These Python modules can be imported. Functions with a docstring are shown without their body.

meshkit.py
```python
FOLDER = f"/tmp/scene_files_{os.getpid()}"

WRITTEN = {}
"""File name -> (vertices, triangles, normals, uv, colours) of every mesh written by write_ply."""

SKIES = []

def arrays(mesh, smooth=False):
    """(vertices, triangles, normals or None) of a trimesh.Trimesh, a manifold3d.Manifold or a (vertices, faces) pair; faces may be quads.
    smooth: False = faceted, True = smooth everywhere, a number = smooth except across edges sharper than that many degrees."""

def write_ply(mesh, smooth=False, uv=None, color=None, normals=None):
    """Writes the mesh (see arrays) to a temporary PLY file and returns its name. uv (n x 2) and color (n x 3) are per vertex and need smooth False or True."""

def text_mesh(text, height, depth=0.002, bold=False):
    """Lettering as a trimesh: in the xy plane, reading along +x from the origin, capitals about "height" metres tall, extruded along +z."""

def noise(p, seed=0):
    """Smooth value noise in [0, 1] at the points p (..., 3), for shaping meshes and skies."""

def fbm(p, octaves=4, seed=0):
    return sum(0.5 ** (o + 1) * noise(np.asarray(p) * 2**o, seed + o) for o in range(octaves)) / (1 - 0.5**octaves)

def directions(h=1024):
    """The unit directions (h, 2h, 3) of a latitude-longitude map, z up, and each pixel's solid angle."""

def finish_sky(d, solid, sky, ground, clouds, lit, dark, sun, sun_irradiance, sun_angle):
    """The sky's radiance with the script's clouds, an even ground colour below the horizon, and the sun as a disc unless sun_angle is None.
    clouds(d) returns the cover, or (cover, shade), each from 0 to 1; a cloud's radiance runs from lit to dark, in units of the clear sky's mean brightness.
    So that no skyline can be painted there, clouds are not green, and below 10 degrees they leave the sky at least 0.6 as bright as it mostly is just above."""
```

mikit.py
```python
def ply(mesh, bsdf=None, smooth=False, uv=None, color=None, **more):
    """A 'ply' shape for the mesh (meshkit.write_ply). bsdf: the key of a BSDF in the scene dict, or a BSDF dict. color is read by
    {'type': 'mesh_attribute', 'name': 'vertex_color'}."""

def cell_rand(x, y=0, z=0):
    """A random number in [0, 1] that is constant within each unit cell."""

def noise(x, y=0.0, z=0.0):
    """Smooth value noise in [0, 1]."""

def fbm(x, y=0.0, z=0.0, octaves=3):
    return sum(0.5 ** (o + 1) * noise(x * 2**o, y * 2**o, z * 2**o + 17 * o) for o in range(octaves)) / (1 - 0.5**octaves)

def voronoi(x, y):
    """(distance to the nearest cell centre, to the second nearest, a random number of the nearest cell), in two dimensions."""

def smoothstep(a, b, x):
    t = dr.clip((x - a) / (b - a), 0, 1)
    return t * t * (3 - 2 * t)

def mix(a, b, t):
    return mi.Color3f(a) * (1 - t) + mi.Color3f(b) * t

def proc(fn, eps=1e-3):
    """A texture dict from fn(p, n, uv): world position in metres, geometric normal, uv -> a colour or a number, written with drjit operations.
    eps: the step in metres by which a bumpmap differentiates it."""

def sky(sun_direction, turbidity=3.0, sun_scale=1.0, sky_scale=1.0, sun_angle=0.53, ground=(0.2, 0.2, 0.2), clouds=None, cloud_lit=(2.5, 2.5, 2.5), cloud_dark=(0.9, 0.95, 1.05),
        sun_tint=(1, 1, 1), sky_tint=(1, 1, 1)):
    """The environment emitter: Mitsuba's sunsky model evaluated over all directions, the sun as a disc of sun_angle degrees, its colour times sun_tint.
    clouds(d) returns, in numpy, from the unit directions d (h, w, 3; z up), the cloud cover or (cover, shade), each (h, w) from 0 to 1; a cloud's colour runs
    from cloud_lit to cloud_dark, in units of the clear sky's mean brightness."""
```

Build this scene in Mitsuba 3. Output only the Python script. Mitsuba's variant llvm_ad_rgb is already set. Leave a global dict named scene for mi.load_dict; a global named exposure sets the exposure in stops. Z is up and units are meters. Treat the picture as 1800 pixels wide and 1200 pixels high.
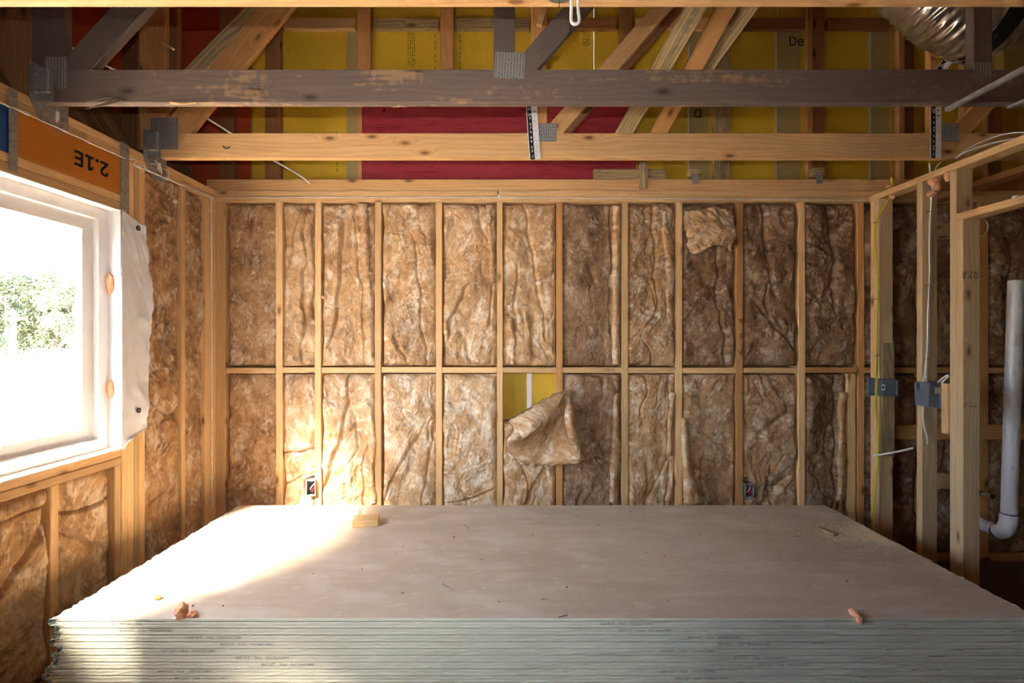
import math, random
import numpy as np
import trimesh
import drjit as dr
import mitsuba as mi
import mikit
import meshkit
from mikit import noise, fbm, voronoi, cell_rand, smoothstep, mix, proc
from scipy.interpolate import RectBivariateSpline, CubicSpline

T = mi.ScalarTransform4f
scene, labels = {}, {}
F = 840.0            # focal length in pixels of the 1800 x 1200 frame
CZ = 1.47            # camera height above the floor

# ------------------------------------------------------------------ camera
scene['camera'] = {
    'type': 'perspective', 'fov': math.degrees(2 * math.atan(900 / F)), 'fov_axis': 'x',
    'near_clip': 0.05, 'far_clip': 500.0,
    'to_world': T().look_at(origin=[0, 0, CZ], target=[0, 1, CZ], up=[0, 0, 1]),
    'principal_point_offset_y': 0.0025,
}

# ------------------------------------------------------------------ light
SUN = np.array([-0.62, -0.80, 1.03])
def hazy(d):
    n = meshkit.fbm(d * 3.0 + 5.0, 4, 3)
    return np.clip((n - 0.42) * 4.0, 0, 1) * 0.85, np.clip((n - 0.62) * 2.0, 0, 0.5)
scene['sky'] = mikit.sky(SUN, turbidity=4.0, sun_scale=1.6, sky_scale=1.5, sun_angle=15.0, ground=(0.45, 0.43, 0.38),
                         clouds=hazy, cloud_lit=(2.2, 2.2, 2.2), cloud_dark=(1.2, 1.22, 1.25))
# the photographer's flash on top of the camera, tipped up and to the left
FLASH = np.array([0.0, -0.02, CZ + 0.115])
FLASH_AT = np.array([-0.40, 3.0, CZ + 0.35])
scene['camera_flash'] = {
    'type': 'spot', 'to_world': T().look_at(origin=FLASH.tolist(), target=FLASH_AT.tolist(), up=[0, 0, 1]),
    'intensity': {'type': 'rgb', 'value': [0.235, 0.224, 0.209]}, 'cutoff_angle': 49.0, 'beam_width': 12.0,
}
exposure = 5.58

# ------------------------------------------------------------------ helpers
rng = np.random.default_rng(7)
_count = {}
def key_for(name, parent=None):
    base = (parent + '__' if parent else '') + name
    n = _count.get(base, 0)
    _count[base] = n + 1
    return base if n == 0 else f'{base}_{n:03d}'

def thing(name, label=None, cat=None, group=None, kind=None):
    k = key_for(name)
    tag(k, label, cat, group, kind)
    return k

def tag(k, label=None, cat=None, group=None, kind=None):
    d = {}
    if label: d['label'] = label
    if cat: d['category'] = cat
    if group: d['group'] = group
    if kind: d['kind'] = kind
    if d: labels[k] = d
    return k

def put(name, mesh, mat, parent=None, smooth=False, uv=None, label=None, cat=None, group=None, kind=None, **more):
    k = key_for(name, parent)
    if isinstance(mesh, tuple) and len(mesh) == 3:
        mesh, uv = (mesh[0], mesh[1]), mesh[2]
    scene[k] = mikit.ply(mesh, mat, smooth=smooth, uv=uv, **more)
    tag(k, label, cat, group, kind)
    return k

def P(x, y, d):
    """The point at depth d (metres in front of the camera) behind the pixel x, y of the 1800 x 1200 frame."""
    return np.array([(x - 900) * d / F, d, CZ + (597 - y) * d / F])

_board = [0]
def board(p0, p1, w, h, up=(0, 0, 1), ch=0.0025, bow=0.0):
    """A length of lumber from p0 to p1 with eased edges: w across, h along 'up'. uv: u along the grain, v around the section (metres)."""
    p0, p1 = np.asarray(p0, float), np.asarray(p1, float)
    a = p1 - p0; L = np.linalg.norm(a); a /= L
    up = np.asarray(up, float); up = up - a * (up @ a); up /= np.linalg.norm(up)
    s = np.cross(a, up)
    hw, hh = w / 2, h / 2
    sec = [(-hw + ch, -hh), (hw - ch, -hh), (hw, -hh + ch), (hw, hh - ch), (hw - ch, hh), (-hw + ch, hh), (-hw, hh - ch), (-hw, -hh + ch)]
    per = np.concatenate([[0], np.cumsum([math.dist(sec[i], sec[(i + 1) % 8]) for i in range(8)])])
    _board[0] += 1
    off = 40.0 * _board[0]
    n = 2 if not bow else 7
    V, Fc, U = [], [], []
    ts = np.linspace(0, 1, n)
    def at(t, q):
        return p0 + a * (t * L) + s * (q[0] + bow * 4 * t * (1 - t)) + up * q[1]
    for i in range(8):
        q0, q1 = sec[i], sec[(i + 1) % 8]
        for j in range(n - 1):
            b = len(V)
            V += [at(ts[j], q0), at(ts[j], q1), at(ts[j + 1], q1), at(ts[j + 1], q0)]
            U += [(off + ts[j] * L, per[i]), (off + ts[j] * L, per[i + 1]), (off + ts[j + 1] * L, per[i + 1]), (off + ts[j + 1] * L, per[i])]
            Fc += [(b, b + 2, b + 1), (b, b + 3, b + 2)]
    for t, flip in ((0, False), (1, True)):
        b = len(V)
        for q in sec:
            V.append(at(t, q)); U.append((off + 20 + q[0] * 0.25, q[1]))
        for i in range(1, 7):
            Fc.append((b, b + i, b + i + 1) if not flip else (b, b + i + 1, b + i))
    V, Fc, U = np.array(V), np.array(Fc), np.array(U)
    m = trimesh.Trimesh(V, Fc, process=False)
    if trimesh.triangles.mass_properties(m.triangles)['volume'] < 0:
        Fc = Fc[:, ::-1]
    return V, Fc, U

def bx(x0, x1, y0, y1, z0, z1, ch=0.0025, bow=0.0):
    """Axis-aligned lumber, the grain along its longest side."""
    d = [x1 - x0, y1 - y0, z1 - z0]
    c = [(x0 + x1) / 2, (y0 + y1) / 2, (z0 + z1) / 2]
    k = int(np.argmax(d))
    p0, p1 = c.copy(), c.copy()
    p0[k], p1[k] = c[k] - d[k] / 2, c[k] + d[k] / 2
    if k == 2: return board(p0, p1, d[0], d[1], up=(0, 1, 0), ch=ch, bow=bow)
    if k == 0: return board(p0, p1, d[1], d[2], up=(0, 0, 1), ch=ch, bow=bow)
    return board(p0, p1, d[0], d[2], up=(0, 0, 1), ch=ch, bow=bow)

def box(x0, x1, y0, y1, z0, z1):
    m = trimesh.creation.box((x1 - x0, y1 - y0, z1 - z0))
    m.apply_translation(((x0 + x1) / 2, (y0 + y1) / 2, (z0 + z1) / 2))
    return m

def rbox(x0, x1, y0, y1, z0, z1, ch=0.002):
    import manifold3d as m3
    pts = []
    for sx in (0, 1):
        for sy in (0, 1):
            for sz in (0, 1):
                for k in range(3):
                    o = [ch] * 3; o[k] = 0
                    pts.append((x0 + o[0] if sx == 0 else x1 - o[0], y0 + o[1] if sy == 0 else y1 - o[1], z0 + o[2] if sz == 0 else z1 - o[2]))
    m = m3.Manifold.hull_points(np.array(pts)).to_mesh()
    return trimesh.Trimesh(m.vert_properties[:, :3], m.tri_verts, process=False)

def tube(points, r, seg=8, n=None, taper=None):
    """A round tube along a smooth path."""
    pts = np.asarray(points, float)
    if n and len(pts) > 2:
        t = np.concatenate([[0], np.cumsum(np.linalg.norm(np.diff(pts, axis=0), axis=1))])
        pts = CubicSpline(t, pts)(np.linspace(0, t[-1], n))
    k = len(pts)
    tan = np.gradient(pts, axis=0); tan /= np.linalg.norm(tan, axis=1, keepdims=True) + 1e-12
    ref = np.array([0.31, 0.27, 0.91])
    rr = np.full(k, r) if taper is None else np.asarray(taper) * r
    V = []
    e1 = np.cross(tan[0], ref); e1 /= np.linalg.norm(e1)
    for i in range(k):
        e1 = e1 - tan[i] * (e1 @ tan[i]); e1 /= np.linalg.norm(e1) + 1e-12
        e2 = np.cross(tan[i], e1)
        for j in range(seg):
            a = 2 * math.pi * j / seg
            V.append(pts[i] + rr[i] * (math.cos(a) * e1 + math.sin(a) * e2))
    Fc = []
    for i in range(k - 1):
        for j in range(seg):
            a, b = i * seg + j, i * seg + (j + 1) % seg
            Fc += [(a, b, b + seg), (a, b + seg, a + seg)]
    c0, c1 = len(V), len(V) + 1
    V += [pts[0], pts[-1]]
    for j in range(seg):
        Fc += [(c0, (j + 1) % seg, j), (c1, (k - 1) * seg + j, (k - 1) * seg + (j + 1) % seg)]
    return trimesh.Trimesh(np.array(V), np.array(Fc), process=False)

def cat(*ms):
    return trimesh.util.concatenate([trimesh.Trimesh(*m[:2], process=False) if isinstance(m, tuple) else m for m in ms])

def text_on(txt, height, origin, right, up, depth=0.0008, bold=False):
    m = meshkit.text_mesh(txt, height, depth, bold)
    right, up = np.asarray(right, float), np.asarray(up, float)
    right /= np.linalg.norm(right); up /= np.linalg.norm(up)
    M = np.eye(4); M[:3, 0] = right; M[:3, 1] = up; M[:3, 2] = np.cross(right, up); M[:3, 3] = origin
    m.apply_transform(M)
    return m

def lump(c, r, seed, amp=0.35, freq=2.2, sub=3):
    m = trimesh.creation.icosphere(subdivisions=sub)
    v = m.vertices
    v = v * (1 + amp * (meshkit.fbm(v * freq + seed * 7.3, 3, seed) - 0.5) * 2)[:, None]
    return trimesh.Trimesh(v * np.asarray(r) + np.asarray(c), m.faces, process=False)

# ------------------------------------------------------------------ materials
def principled(col, rough=0.6, spec=0.3, **k):
    c = col if isinstance(col, dict) else {'type': 'rgb', 'value': list(col)}
    return {'type': 'twosided', 'b': {'type': 'principled', 'base_color': c, 'roughness': rough, 'specular': spec, **k}}
def diffuse(col):
    c = col if isinstance(col, dict) else {'type': 'rgb', 'value': list(col)}
    return {'type': 'twosided', 'b': {'type': 'diffuse', 'reflectance': c}}
def srgb(r, g, b):
    f = lambda v: (v / 255 / 12.92) if v <= 10 else ((v / 255 + 0.055) / 1.055) ** 2.4
    return (f(r), f(g), f(b))

def wood(light, dark, knot, grain=1.0, blotch=0.0, blotch_col=(0.05, 0.045, 0.045), tone=0.22, knots=0.62):
    def fn(p, n, uv):
        u, v = uv.x, uv.y
        b = dr.floor(u / 40.0)
        r1 = cell_rand(b, 3, 5); r2 = cell_rand(b, 7, 1)
        wob = fbm(u * 1.3, v * 7 + b * 3.1, 2, 3)
        d1, d2, kr = voronoi(u * 4.2, v * 10 + b * 1.7)
        kd = dr.select(kr > 1 - 0.4 * (1 - knots), d1, 1.0)
        ring = v * (70 + 60 * r1) + 9 * wob + 1.2 * dr.exp(-dr.square(kd * 4.5)) * 4
        s = 0.5 + 0.5 * dr.sin(ring * 6.283 * 0.5)
        s = s * s
        fine = noise(u * 22, v * 520 + b)
        t = grain * (0.30 * s + 0.34 * fine + 0.45 * (fbm(u * 2.5, v * 45 + b * 5, 1, 3) - 0.35))
        c = mix(light, dark, dr.clip(t, 0, 1))
        c = c * (1 - tone + 2 * tone * r2)
        c = mix(mix(c, dark, smoothstep(0.24, 0.12, kd) * 0.8), knot, smoothstep(0.13, 0.05, kd) * 0.75)
        if blotch > 0:
            q = 0.55 * fbm(u * 3.2 + 2.2, v * 14 + b * 2.1, 5, 3) + 0.3 * fbm(u * 9, v * 90, 3, 3) + 0.2 * fbm(u * 60, v * 40, 8, 2)
            c = mix(c, blotch_col, smoothstep(0.66 - blotch, 0.80 - blotch, q) * 0.8)
        return c
    return proc(fn)

M = {}
def mat(name, d):
    scene['mat_' + name] = d
    M[name] = 'mat_' + name
mat('pine', principled(wood((0.70, 0.48, 0.25), (0.52, 0.30, 0.125), (0.16, 0.06, 0.02)), 0.6, 0.25))
mat('pine_pale', principled(wood((0.66, 0.50, 0.30), (0.50, 0.33, 0.17), (0.17, 0.07, 0.03), tone=0.12), 0.6, 0.25))
mat('pine_orange', principled(wood((0.56, 0.31, 0.12), (0.36, 0.165, 0.055), (0.12, 0.045, 0.02)), 0.6, 0.25))
mat('pine_chord', principled(wood((0.68, 0.44, 0.21), (0.50, 0.26, 0.10), (0.13, 0.05, 0.02), knots=0.75, tone=0.08), 0.55, 0.3))
mat('grey_wood', principled(wood((0.165, 0.125, 0.108), (0.105, 0.082, 0.074), (0.05, 0.03, 0.02), grain=0.9, blotch=0.085, blotch_col=(0.34, 0.225, 0.125), tone=0.1, knots=0.8), 0.65, 0.2))
mat('grey_dark', principled(wood((0.15, 0.115, 0.10), (0.095, 0.075, 0.07), (0.03, 0.02, 0.02), grain=0.9, tone=0.1, knots=0.9), 0.65, 0.2))
mat('treated', principled(wood((0.50, 0.36, 0.18), (0.20, 0.16, 0.09), (0.12, 0.06, 0.03), grain=1.5, blotch=0.08, blotch_col=(0.20, 0.19, 0.13), tone=0.1), 0.7, 0.2))
mat('brown_wood', principled(wood((0.30, 0.15, 0.065), (0.19, 0.085, 0.035), (0.07, 0.03, 0.015), tone=0.2), 0.65, 0.2))
mat('lvl', principled(wood((0.47, 0.17, 0.028), (0.34, 0.105, 0.015), (0.10, 0.03, 0.01), grain=0.6, tone=0.02, knots=0.93), 0.5, 0.3))

def yellow_fn(p, n, uv):
    t = fbm(p.x * 3, p.z * 3, 1, 3)
    fine = noise(p.x * 160, p.z * 30)
    return mix((0.52, 0.35, 0.028), (0.60, 0.415, 0.040), t) * (0.94 + 0.1 * fine)
mat('yellow_board', principled(proc(yellow_fn), 0.55, 0.3))
def red_fn(p, n, uv):
    t = fbm(p.x * 2, p.z * 22, 1, 4)
    s = fbm(p.x * 9, p.z * 60, 4, 3)
    c = mix((0.24, 0.024, 0.036), (0.33, 0.042, 0.055), t)
    return mix(c, (0.17, 0.012, 0.02), smoothstep(0.60, 0.75, s) * 0.5)
mat('red_board', principled(proc(red_fn), 0.55, 0.3))
def orange_fn(p, n, uv):
    t = fbm(p.x * 4, p.z * 4, 1, 3)
    return mix((0.30, 0.045, 0.015), (0.42, 0.075, 0.02), t)
mat('orange_board', principled(proc(orange_fn), 0.55, 0.3))

def batt_material(dark, tan, pale, white, wlo):
    def fn(p, n, uv):
        s, z = p.x + 0.93 * p.y, p.z
        w1 = fbm(s * 6.0, z * 6.0, 1.3, 2); w2 = fbm(s * 6.0, z * 6.0, 9.7, 2)
        sx = s + 0.10 * (w1 - 0.5); sz = z + 0.10 * (w2 - 0.5)
        big = fbm(sx * 11, sz * 8, 3.1, 3)
        med = fbm(sx * 38, sz * 30, 7.7, 4)
        k = noise(s * 7, z * 7, 4.4)
        f1 = noise(sx * 260, sz * 22, 1.0)
        f2 = noise((sx + 0.6 * sz) * 230, (sz - 0.6 * sx) * 20, 2.0)
        f3 = noise((sx - 0.8 * sz) * 210, (sz + 0.8 * sx) * 18, 3.0)
        m1 = smoothstep(0.35, 0.5, k); m2 = smoothstep(0.5, 0.65, k)
        fib = mix(f2, f1, m1) * (1 - m2) + mi.Color3f(f3) * m2
        fib = fib.x
        curl = noise(s * 120, z * 120, 6.0)
        t = 0.36 * big + 0.44 * med + 0.13 * fib + 0.09 * curl - 0.015
        c = mix(dark, tan, smoothstep(0.27, 0.53, t))
        c = mix(c, pale, smoothstep(0.50, 0.66, t))
        wisp = 0.50 * fbm(sx * 20 + 3, sz * 13, 12.2, 4) + 0.40 * fbm(sx * 70, sz * 52, 2.2, 3) + 0.10 * fib
        c = mix(c, white, smoothstep(wlo - 0.09, wlo + 0.19, wisp) * 0.85)
        strand = noise((sx + 0.25 * sz) * 260, sz * 6, 21.0)
        c = mix(c, white, smoothstep(0.90, 0.98, strand) * smoothstep(0.45, 0.6, noise(s * 8, z * 4, 30.0)) * 0.45)
        return c
    return diffuse(proc(fn))
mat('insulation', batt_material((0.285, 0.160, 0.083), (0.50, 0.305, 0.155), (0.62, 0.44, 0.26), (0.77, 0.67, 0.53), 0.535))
mat('insulation_lit', batt_material((0.37, 0.22, 0.115), (0.56, 0.365, 0.195), (0.69, 0.52, 0.33), (0.82, 0.74, 0.61), 0.50))  # lit copy of insulation: stronger lower-left light painted into the batt colour
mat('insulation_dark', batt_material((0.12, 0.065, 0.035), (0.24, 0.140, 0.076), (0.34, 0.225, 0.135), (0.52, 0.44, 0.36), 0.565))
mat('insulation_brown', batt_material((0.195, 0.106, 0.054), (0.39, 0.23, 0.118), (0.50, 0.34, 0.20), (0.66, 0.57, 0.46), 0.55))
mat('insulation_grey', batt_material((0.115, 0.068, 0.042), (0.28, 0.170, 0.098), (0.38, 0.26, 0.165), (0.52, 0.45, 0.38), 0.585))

def paper_fn(p, n, uv):
    st = fbm(p.x * 3.0, p.y * 40, 1, 4)
    cl = fbm(p.x * 2.3, p.y * 4.0, 4, 4)
    sp = noise(p.x * 130, p.y * 130)
    c = mix((0.475, 0.395, 0.31), (0.55, 0.47, 0.385), st)
    c = mix(c, (0.40, 0.315, 0.235), smoothstep(0.58, 0.28, cl) * 0.35)
    c = mix(c, (0.60, 0.55, 0.50), smoothstep(0.45, 0.75, fbm(p.x * 5 + p.y, p.y * 11, 14, 5)) * 0.40)
    wx = p.x + 0.06 * fbm(p.x * 4, p.y * 4, 7, 2)
    sc = fbm(wx * 16 + p.y * 5, p.y * 90 - wx * 22, 9, 3)
    c = mix(c, (0.70, 0.67, 0.63), smoothstep(0.68, 0.82, sc) * 0.30)
    c = mix(c, (0.66, 0.62, 0.57), smoothstep(0.90, 0.97, sp) * smoothstep(0.4, 0.6, cl) * 0.5)
    return c
mat('drywall_back', principled(proc(paper_fn), 0.55, 0.35))
def edge_fn(p, n, uv):
    st = 0.75 * cell_rand(dr.floor(p.z / 0.01268), 4, 1) + 0.25 * noise(p.x * 0.8, 3.1, 1)
    c = mix((0.61, 0.64, 0.55), (0.71, 0.735, 0.65), st)
    row = dr.floor(p.z / 0.00634)
    sc = noise(p.x * 7, row * 3.7, 5) * 0.7 + 0.3 * noise(p.x * 40, row * 5.1, 6)
    fr = p.z / 0.00634 - row
    line = smoothstep(0.3, 0.45, fr) * smoothstep(0.75, 0.6, fr)
    return mix(c, (0.19, 0.115, 0.07), smoothstep(0.78, 0.84, sc) * line * smoothstep(-0.4, 1.4, p.x) * 0.8)
mat('drywall_edge', principled(proc(edge_fn), 0.5, 0.35))
mat('gypsum', diffuse((0.70, 0.69, 0.66)))
def tape_fn(p, n, uv):
    t = noise(p.y * 60, p.z * 400, p.x * 300)
    return mix((0.10, 0.22, 0.24), (0.78, 0.84, 0.84), smoothstep(0.35, 0.6, t))
mat('end_tape', principled(proc(tape_fn), 0.4, 0.4))
mat('ink', diffuse((0.17, 0.17, 0.18)))
mat('black_ink', diffuse((0.02, 0.02, 0.022)))
mat('stamp_ink', diffuse((0.16, 0.115, 0.02)))
mat('red_stamp_ink', diffuse((0.10, 0.008, 0.012)))

def galv_fn(p, n, uv):
    d1, d2, r = voronoi(p.x * 90 + p.y * 70, p.z * 90)
    return mix((0.22, 0.225, 0.23), (0.33, 0.335, 0.345), r)
mat('galvanised', principled(proc(galv_fn), 0.42, 0.5, metallic=0.4))
def plate_fn(p, n, uv):
    u, v = uv.x / 0.0125, uv.y / 0.0075
    iu = dr.floor(u)
    vv = v + 0.5 * (iu - 2 * dr.floor(iu / 2))
    fu, fv = u - iu, vv - dr.floor(vv)
    slot = smoothstep(0.40, 0.32, dr.abs(fu - 0.5)) * smoothstep(0.26, 0.18, dr.abs(fv - 0.5))
    return mix((0.47, 0.48, 0.49), (0.06, 0.055, 0.05), slot)
mat('nail_plate', principled(proc(plate_fn), 0.45, 0.5, metallic=0.5))
mat('steel_dull', principled((0.34, 0.35, 0.35), 0.35, 0.5, metallic=0.9))
mat('vinyl_white', principled((0.82, 0.83, 0.84), 0.35, 0.5))
def wrap_fn(p, n, uv):
    r = 0.5 + 0.5 * dr.sin(p.z * 700 + 4 * noise(p.y * 30, p.z * 10))
    return mix((0.63, 0.66, 0.72), (0.76, 0.78, 0.83), r * 0.5 + 0.5 * fbm(p.y * 18, p.z * 8, 2, 3))
mat('house_wrap', principled(proc(wrap_fn), 0.45, 0.4))
mat('glass', {'type': 'thindielectric'})
def foam_fn(p, n, uv):
    return mix((0.66, 0.29, 0.14), (0.85, 0.52, 0.33), fbm(p.x * 60, p.y * 60, p.z * 60, 3))
mat('foam', principled(proc(foam_fn), 0.5, 0.4))
mat('foam_yellow', principled((0.70, 0.45, 0.14), 0.6, 0.3))
mat('caulk', principled((0.76, 0.74, 0.72), 0.4, 0.4))
mat('box_plastic', principled((0.125, 0.150, 0.185), 0.45, 0.4))
mat('box_inside', principled((0.06, 0.075, 0.095), 0.5, 0.4))
mat('cable_white', principled((0.70, 0.69, 0.66), 0.4, 0.4))
mat('cable_yellow', principled((0.60, 0.49, 0.02), 0.4, 0.4))
mat('cable_red', principled((0.50, 0.015, 0.02), 0.4, 0.4))
mat('cable_black', principled((0.02, 0.02, 0.022), 0.4, 0.4))
def pvc_fn(p, n, uv):
    d = fbm(p.x * 30, p.z * 18, p.y * 30, 3)
    return mix((0.70, 0.72, 0.74), (0.42, 0.43, 0.43), smoothstep(0.60, 0.78, d) * 0.6)
mat('pvc', principled(proc(pvc_fn), 0.3, 0.5))
mat('purple_primer', principled((0.13, 0.05, 0.22), 0.4, 0.4))
def foil_fn(p, n, uv):
    return mix((0.48, 0.44, 0.40), (0.78, 0.74, 0.70), fbm(p.x * 30, p.y * 30, p.z * 30, 3))
mat('foil', principled(proc(foil_fn), 0.22, 0.5, metallic=0.9))
mat('black_wrap', principled((0.012, 0.012, 0.013), 0.5, 0.3))
mat('olive_metal', principled((0.20, 0.15, 0.04), 0.5, 0.4))
mat('blue_paint', principled((0.012, 0.075, 0.25), 0.5, 0.3))
mat('label_white', principled((0.74, 0.74, 0.76), 0.5, 0.3))
mat('label_black', principled((0.015, 0.015, 0.017), 0.5, 0.3))
mat('label_red', principled((0.45, 0.03, 0.04), 0.5, 0.3))
mat('seam_tape', principled((0.50, 0.50, 0.47), 0.4, 0.4))
mat('seam_tape_dull', principled((0.36, 0.29, 0.12), 0.45, 0.4))
def slab_fn(p, n, uv):
    t = fbm(p.x * 3, p.y * 3, 2, 4)
    c = mix((0.085, 0.062, 0.05), (0.15, 0.115, 0.095), t)
    dx, dy = p.x - 2.30, p.y - 2.25
    q = dr.sqrt(dx * dx + dy * dy) + 0.12 * fbm(p.x * 8, p.y * 8, 3, 3)
    return mix(c, (0.22, 0.025, 0.012), smoothstep(0.30, 0.16, q) * 0.8)
mat('floor', principled(proc(slab_fn), 0.7, 0.3))
mat('osb', diffuse(proc(lambda p, n, uv: mix((0.17, 0.10, 0.05), (0.30, 0.19, 0.10), voronoi(p.x * 14 + p.z * 9, p.y * 30 + p.z * 3)[2]))))
mat('dark_felt', diffuse((0.06, 0.045, 0.035)))
mat('sawdust', diffuse((0.74, 0.60, 0.38)))
mat('crumb_white', diffuse((0.72, 0.70, 0.66)))
mat('crumb_dark', diffuse((0.07, 0.06, 0.05)))
def ground_fn(p, n, uv):
    t = fbm(p.x * 0.4, p.y * 0.4, 1, 4)
    return mix((0.50, 0.48, 0.43), (0.60, 0.57, 0.52), t)
mat('ground', diffuse(proc(ground_fn)))
mat('leaf', {'type': 'twosided', 'b': {'type': 'diffuse', 'reflectance': {'type': 'rgb', 'value': [0.17, 0.22, 0.14]}}})
mat('leaf_pale', {'type': 'twosided', 'b': {'type': 'diffuse', 'reflectance': {'type': 'rgb', 'value': [0.27, 0.32, 0.21]}}})
mat('leaf_deep', {'type': 'twosided', 'b': {'type': 'diffuse', 'reflectance': {'type': 'rgb', 'value': [0.12, 0.16, 0.12]}}})
mat('bark', diffuse((0.26, 0.23, 0.20)))
mat('pole_grey', principled((0.36, 0.38, 0.40), 0.5, 0.4))
mat('goal_paint', principled((0.10, 0.30, 0.26), 0.5, 0.4))

# ================================================================== the setting
D = 3.176                 # inner face of the back wall
XL = -1.966               # inner face of the left wall
XP = 2.37                 # room face of the partition on the right
SH = 0.14                 # depth of the outside walls
def wx(px): return (px - 900) / F * D           # pixel column -> x on the back wall
def wz(py): return CZ + (597 - py) / F * D      # pixel row -> z on the back wall
PL0, PL1, PL2 = CZ + 0.915, CZ + 0.953, CZ + 0.991

put('floor', box(-2.2, 5.0, -2.2, 3.5, -0.12, 0.0), M['floor'], label='dark bare floor beside the stack and behind the partition', kind='structure')
put('ceiling', box(-3.0, 5.1, -2.2, 3.6, CZ + 2.75, CZ + 2.8), M['osb'], label='roof boarding above the open trusses', kind='structure')
put('wall_front', box(-2.2, 5.1, -2.2, -2.1, 0.0, CZ + 2.75), M['osb'], label='boarded wall behind the camera', kind='structure')
put('wall_right', box(5.0, 5.1, -2.1, 3.5, 0.0, CZ + 2.75), M['osb'], label='boarded wall of the room beyond the partition', kind='structure')
put('wall_eave', box(-2.33, -2.30, -2.2, 3.5, CZ + 1.33, CZ + 2.75), M['orange_board'], label='red-brown boarding closing the eave above the left wall', kind='structure')
put('wall_eave', (np.array([[-2.105, y, CZ + .985 + t] for t in (0, .02) for y in (-2.2, 3.5)] + [[-2.32, y, CZ + 1.34 + t] for t in (0, .02) for y in (-2.2, 3.5)]),
                  np.array([[0, 1, 5, 4], [2, 6, 7, 3], [0, 2, 3, 1], [4, 5, 7, 6], [0, 4, 6, 2], [1, 3, 7, 5]])), M['osb'], label='sloped boarding under the left eave', kind='structure')

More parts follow.
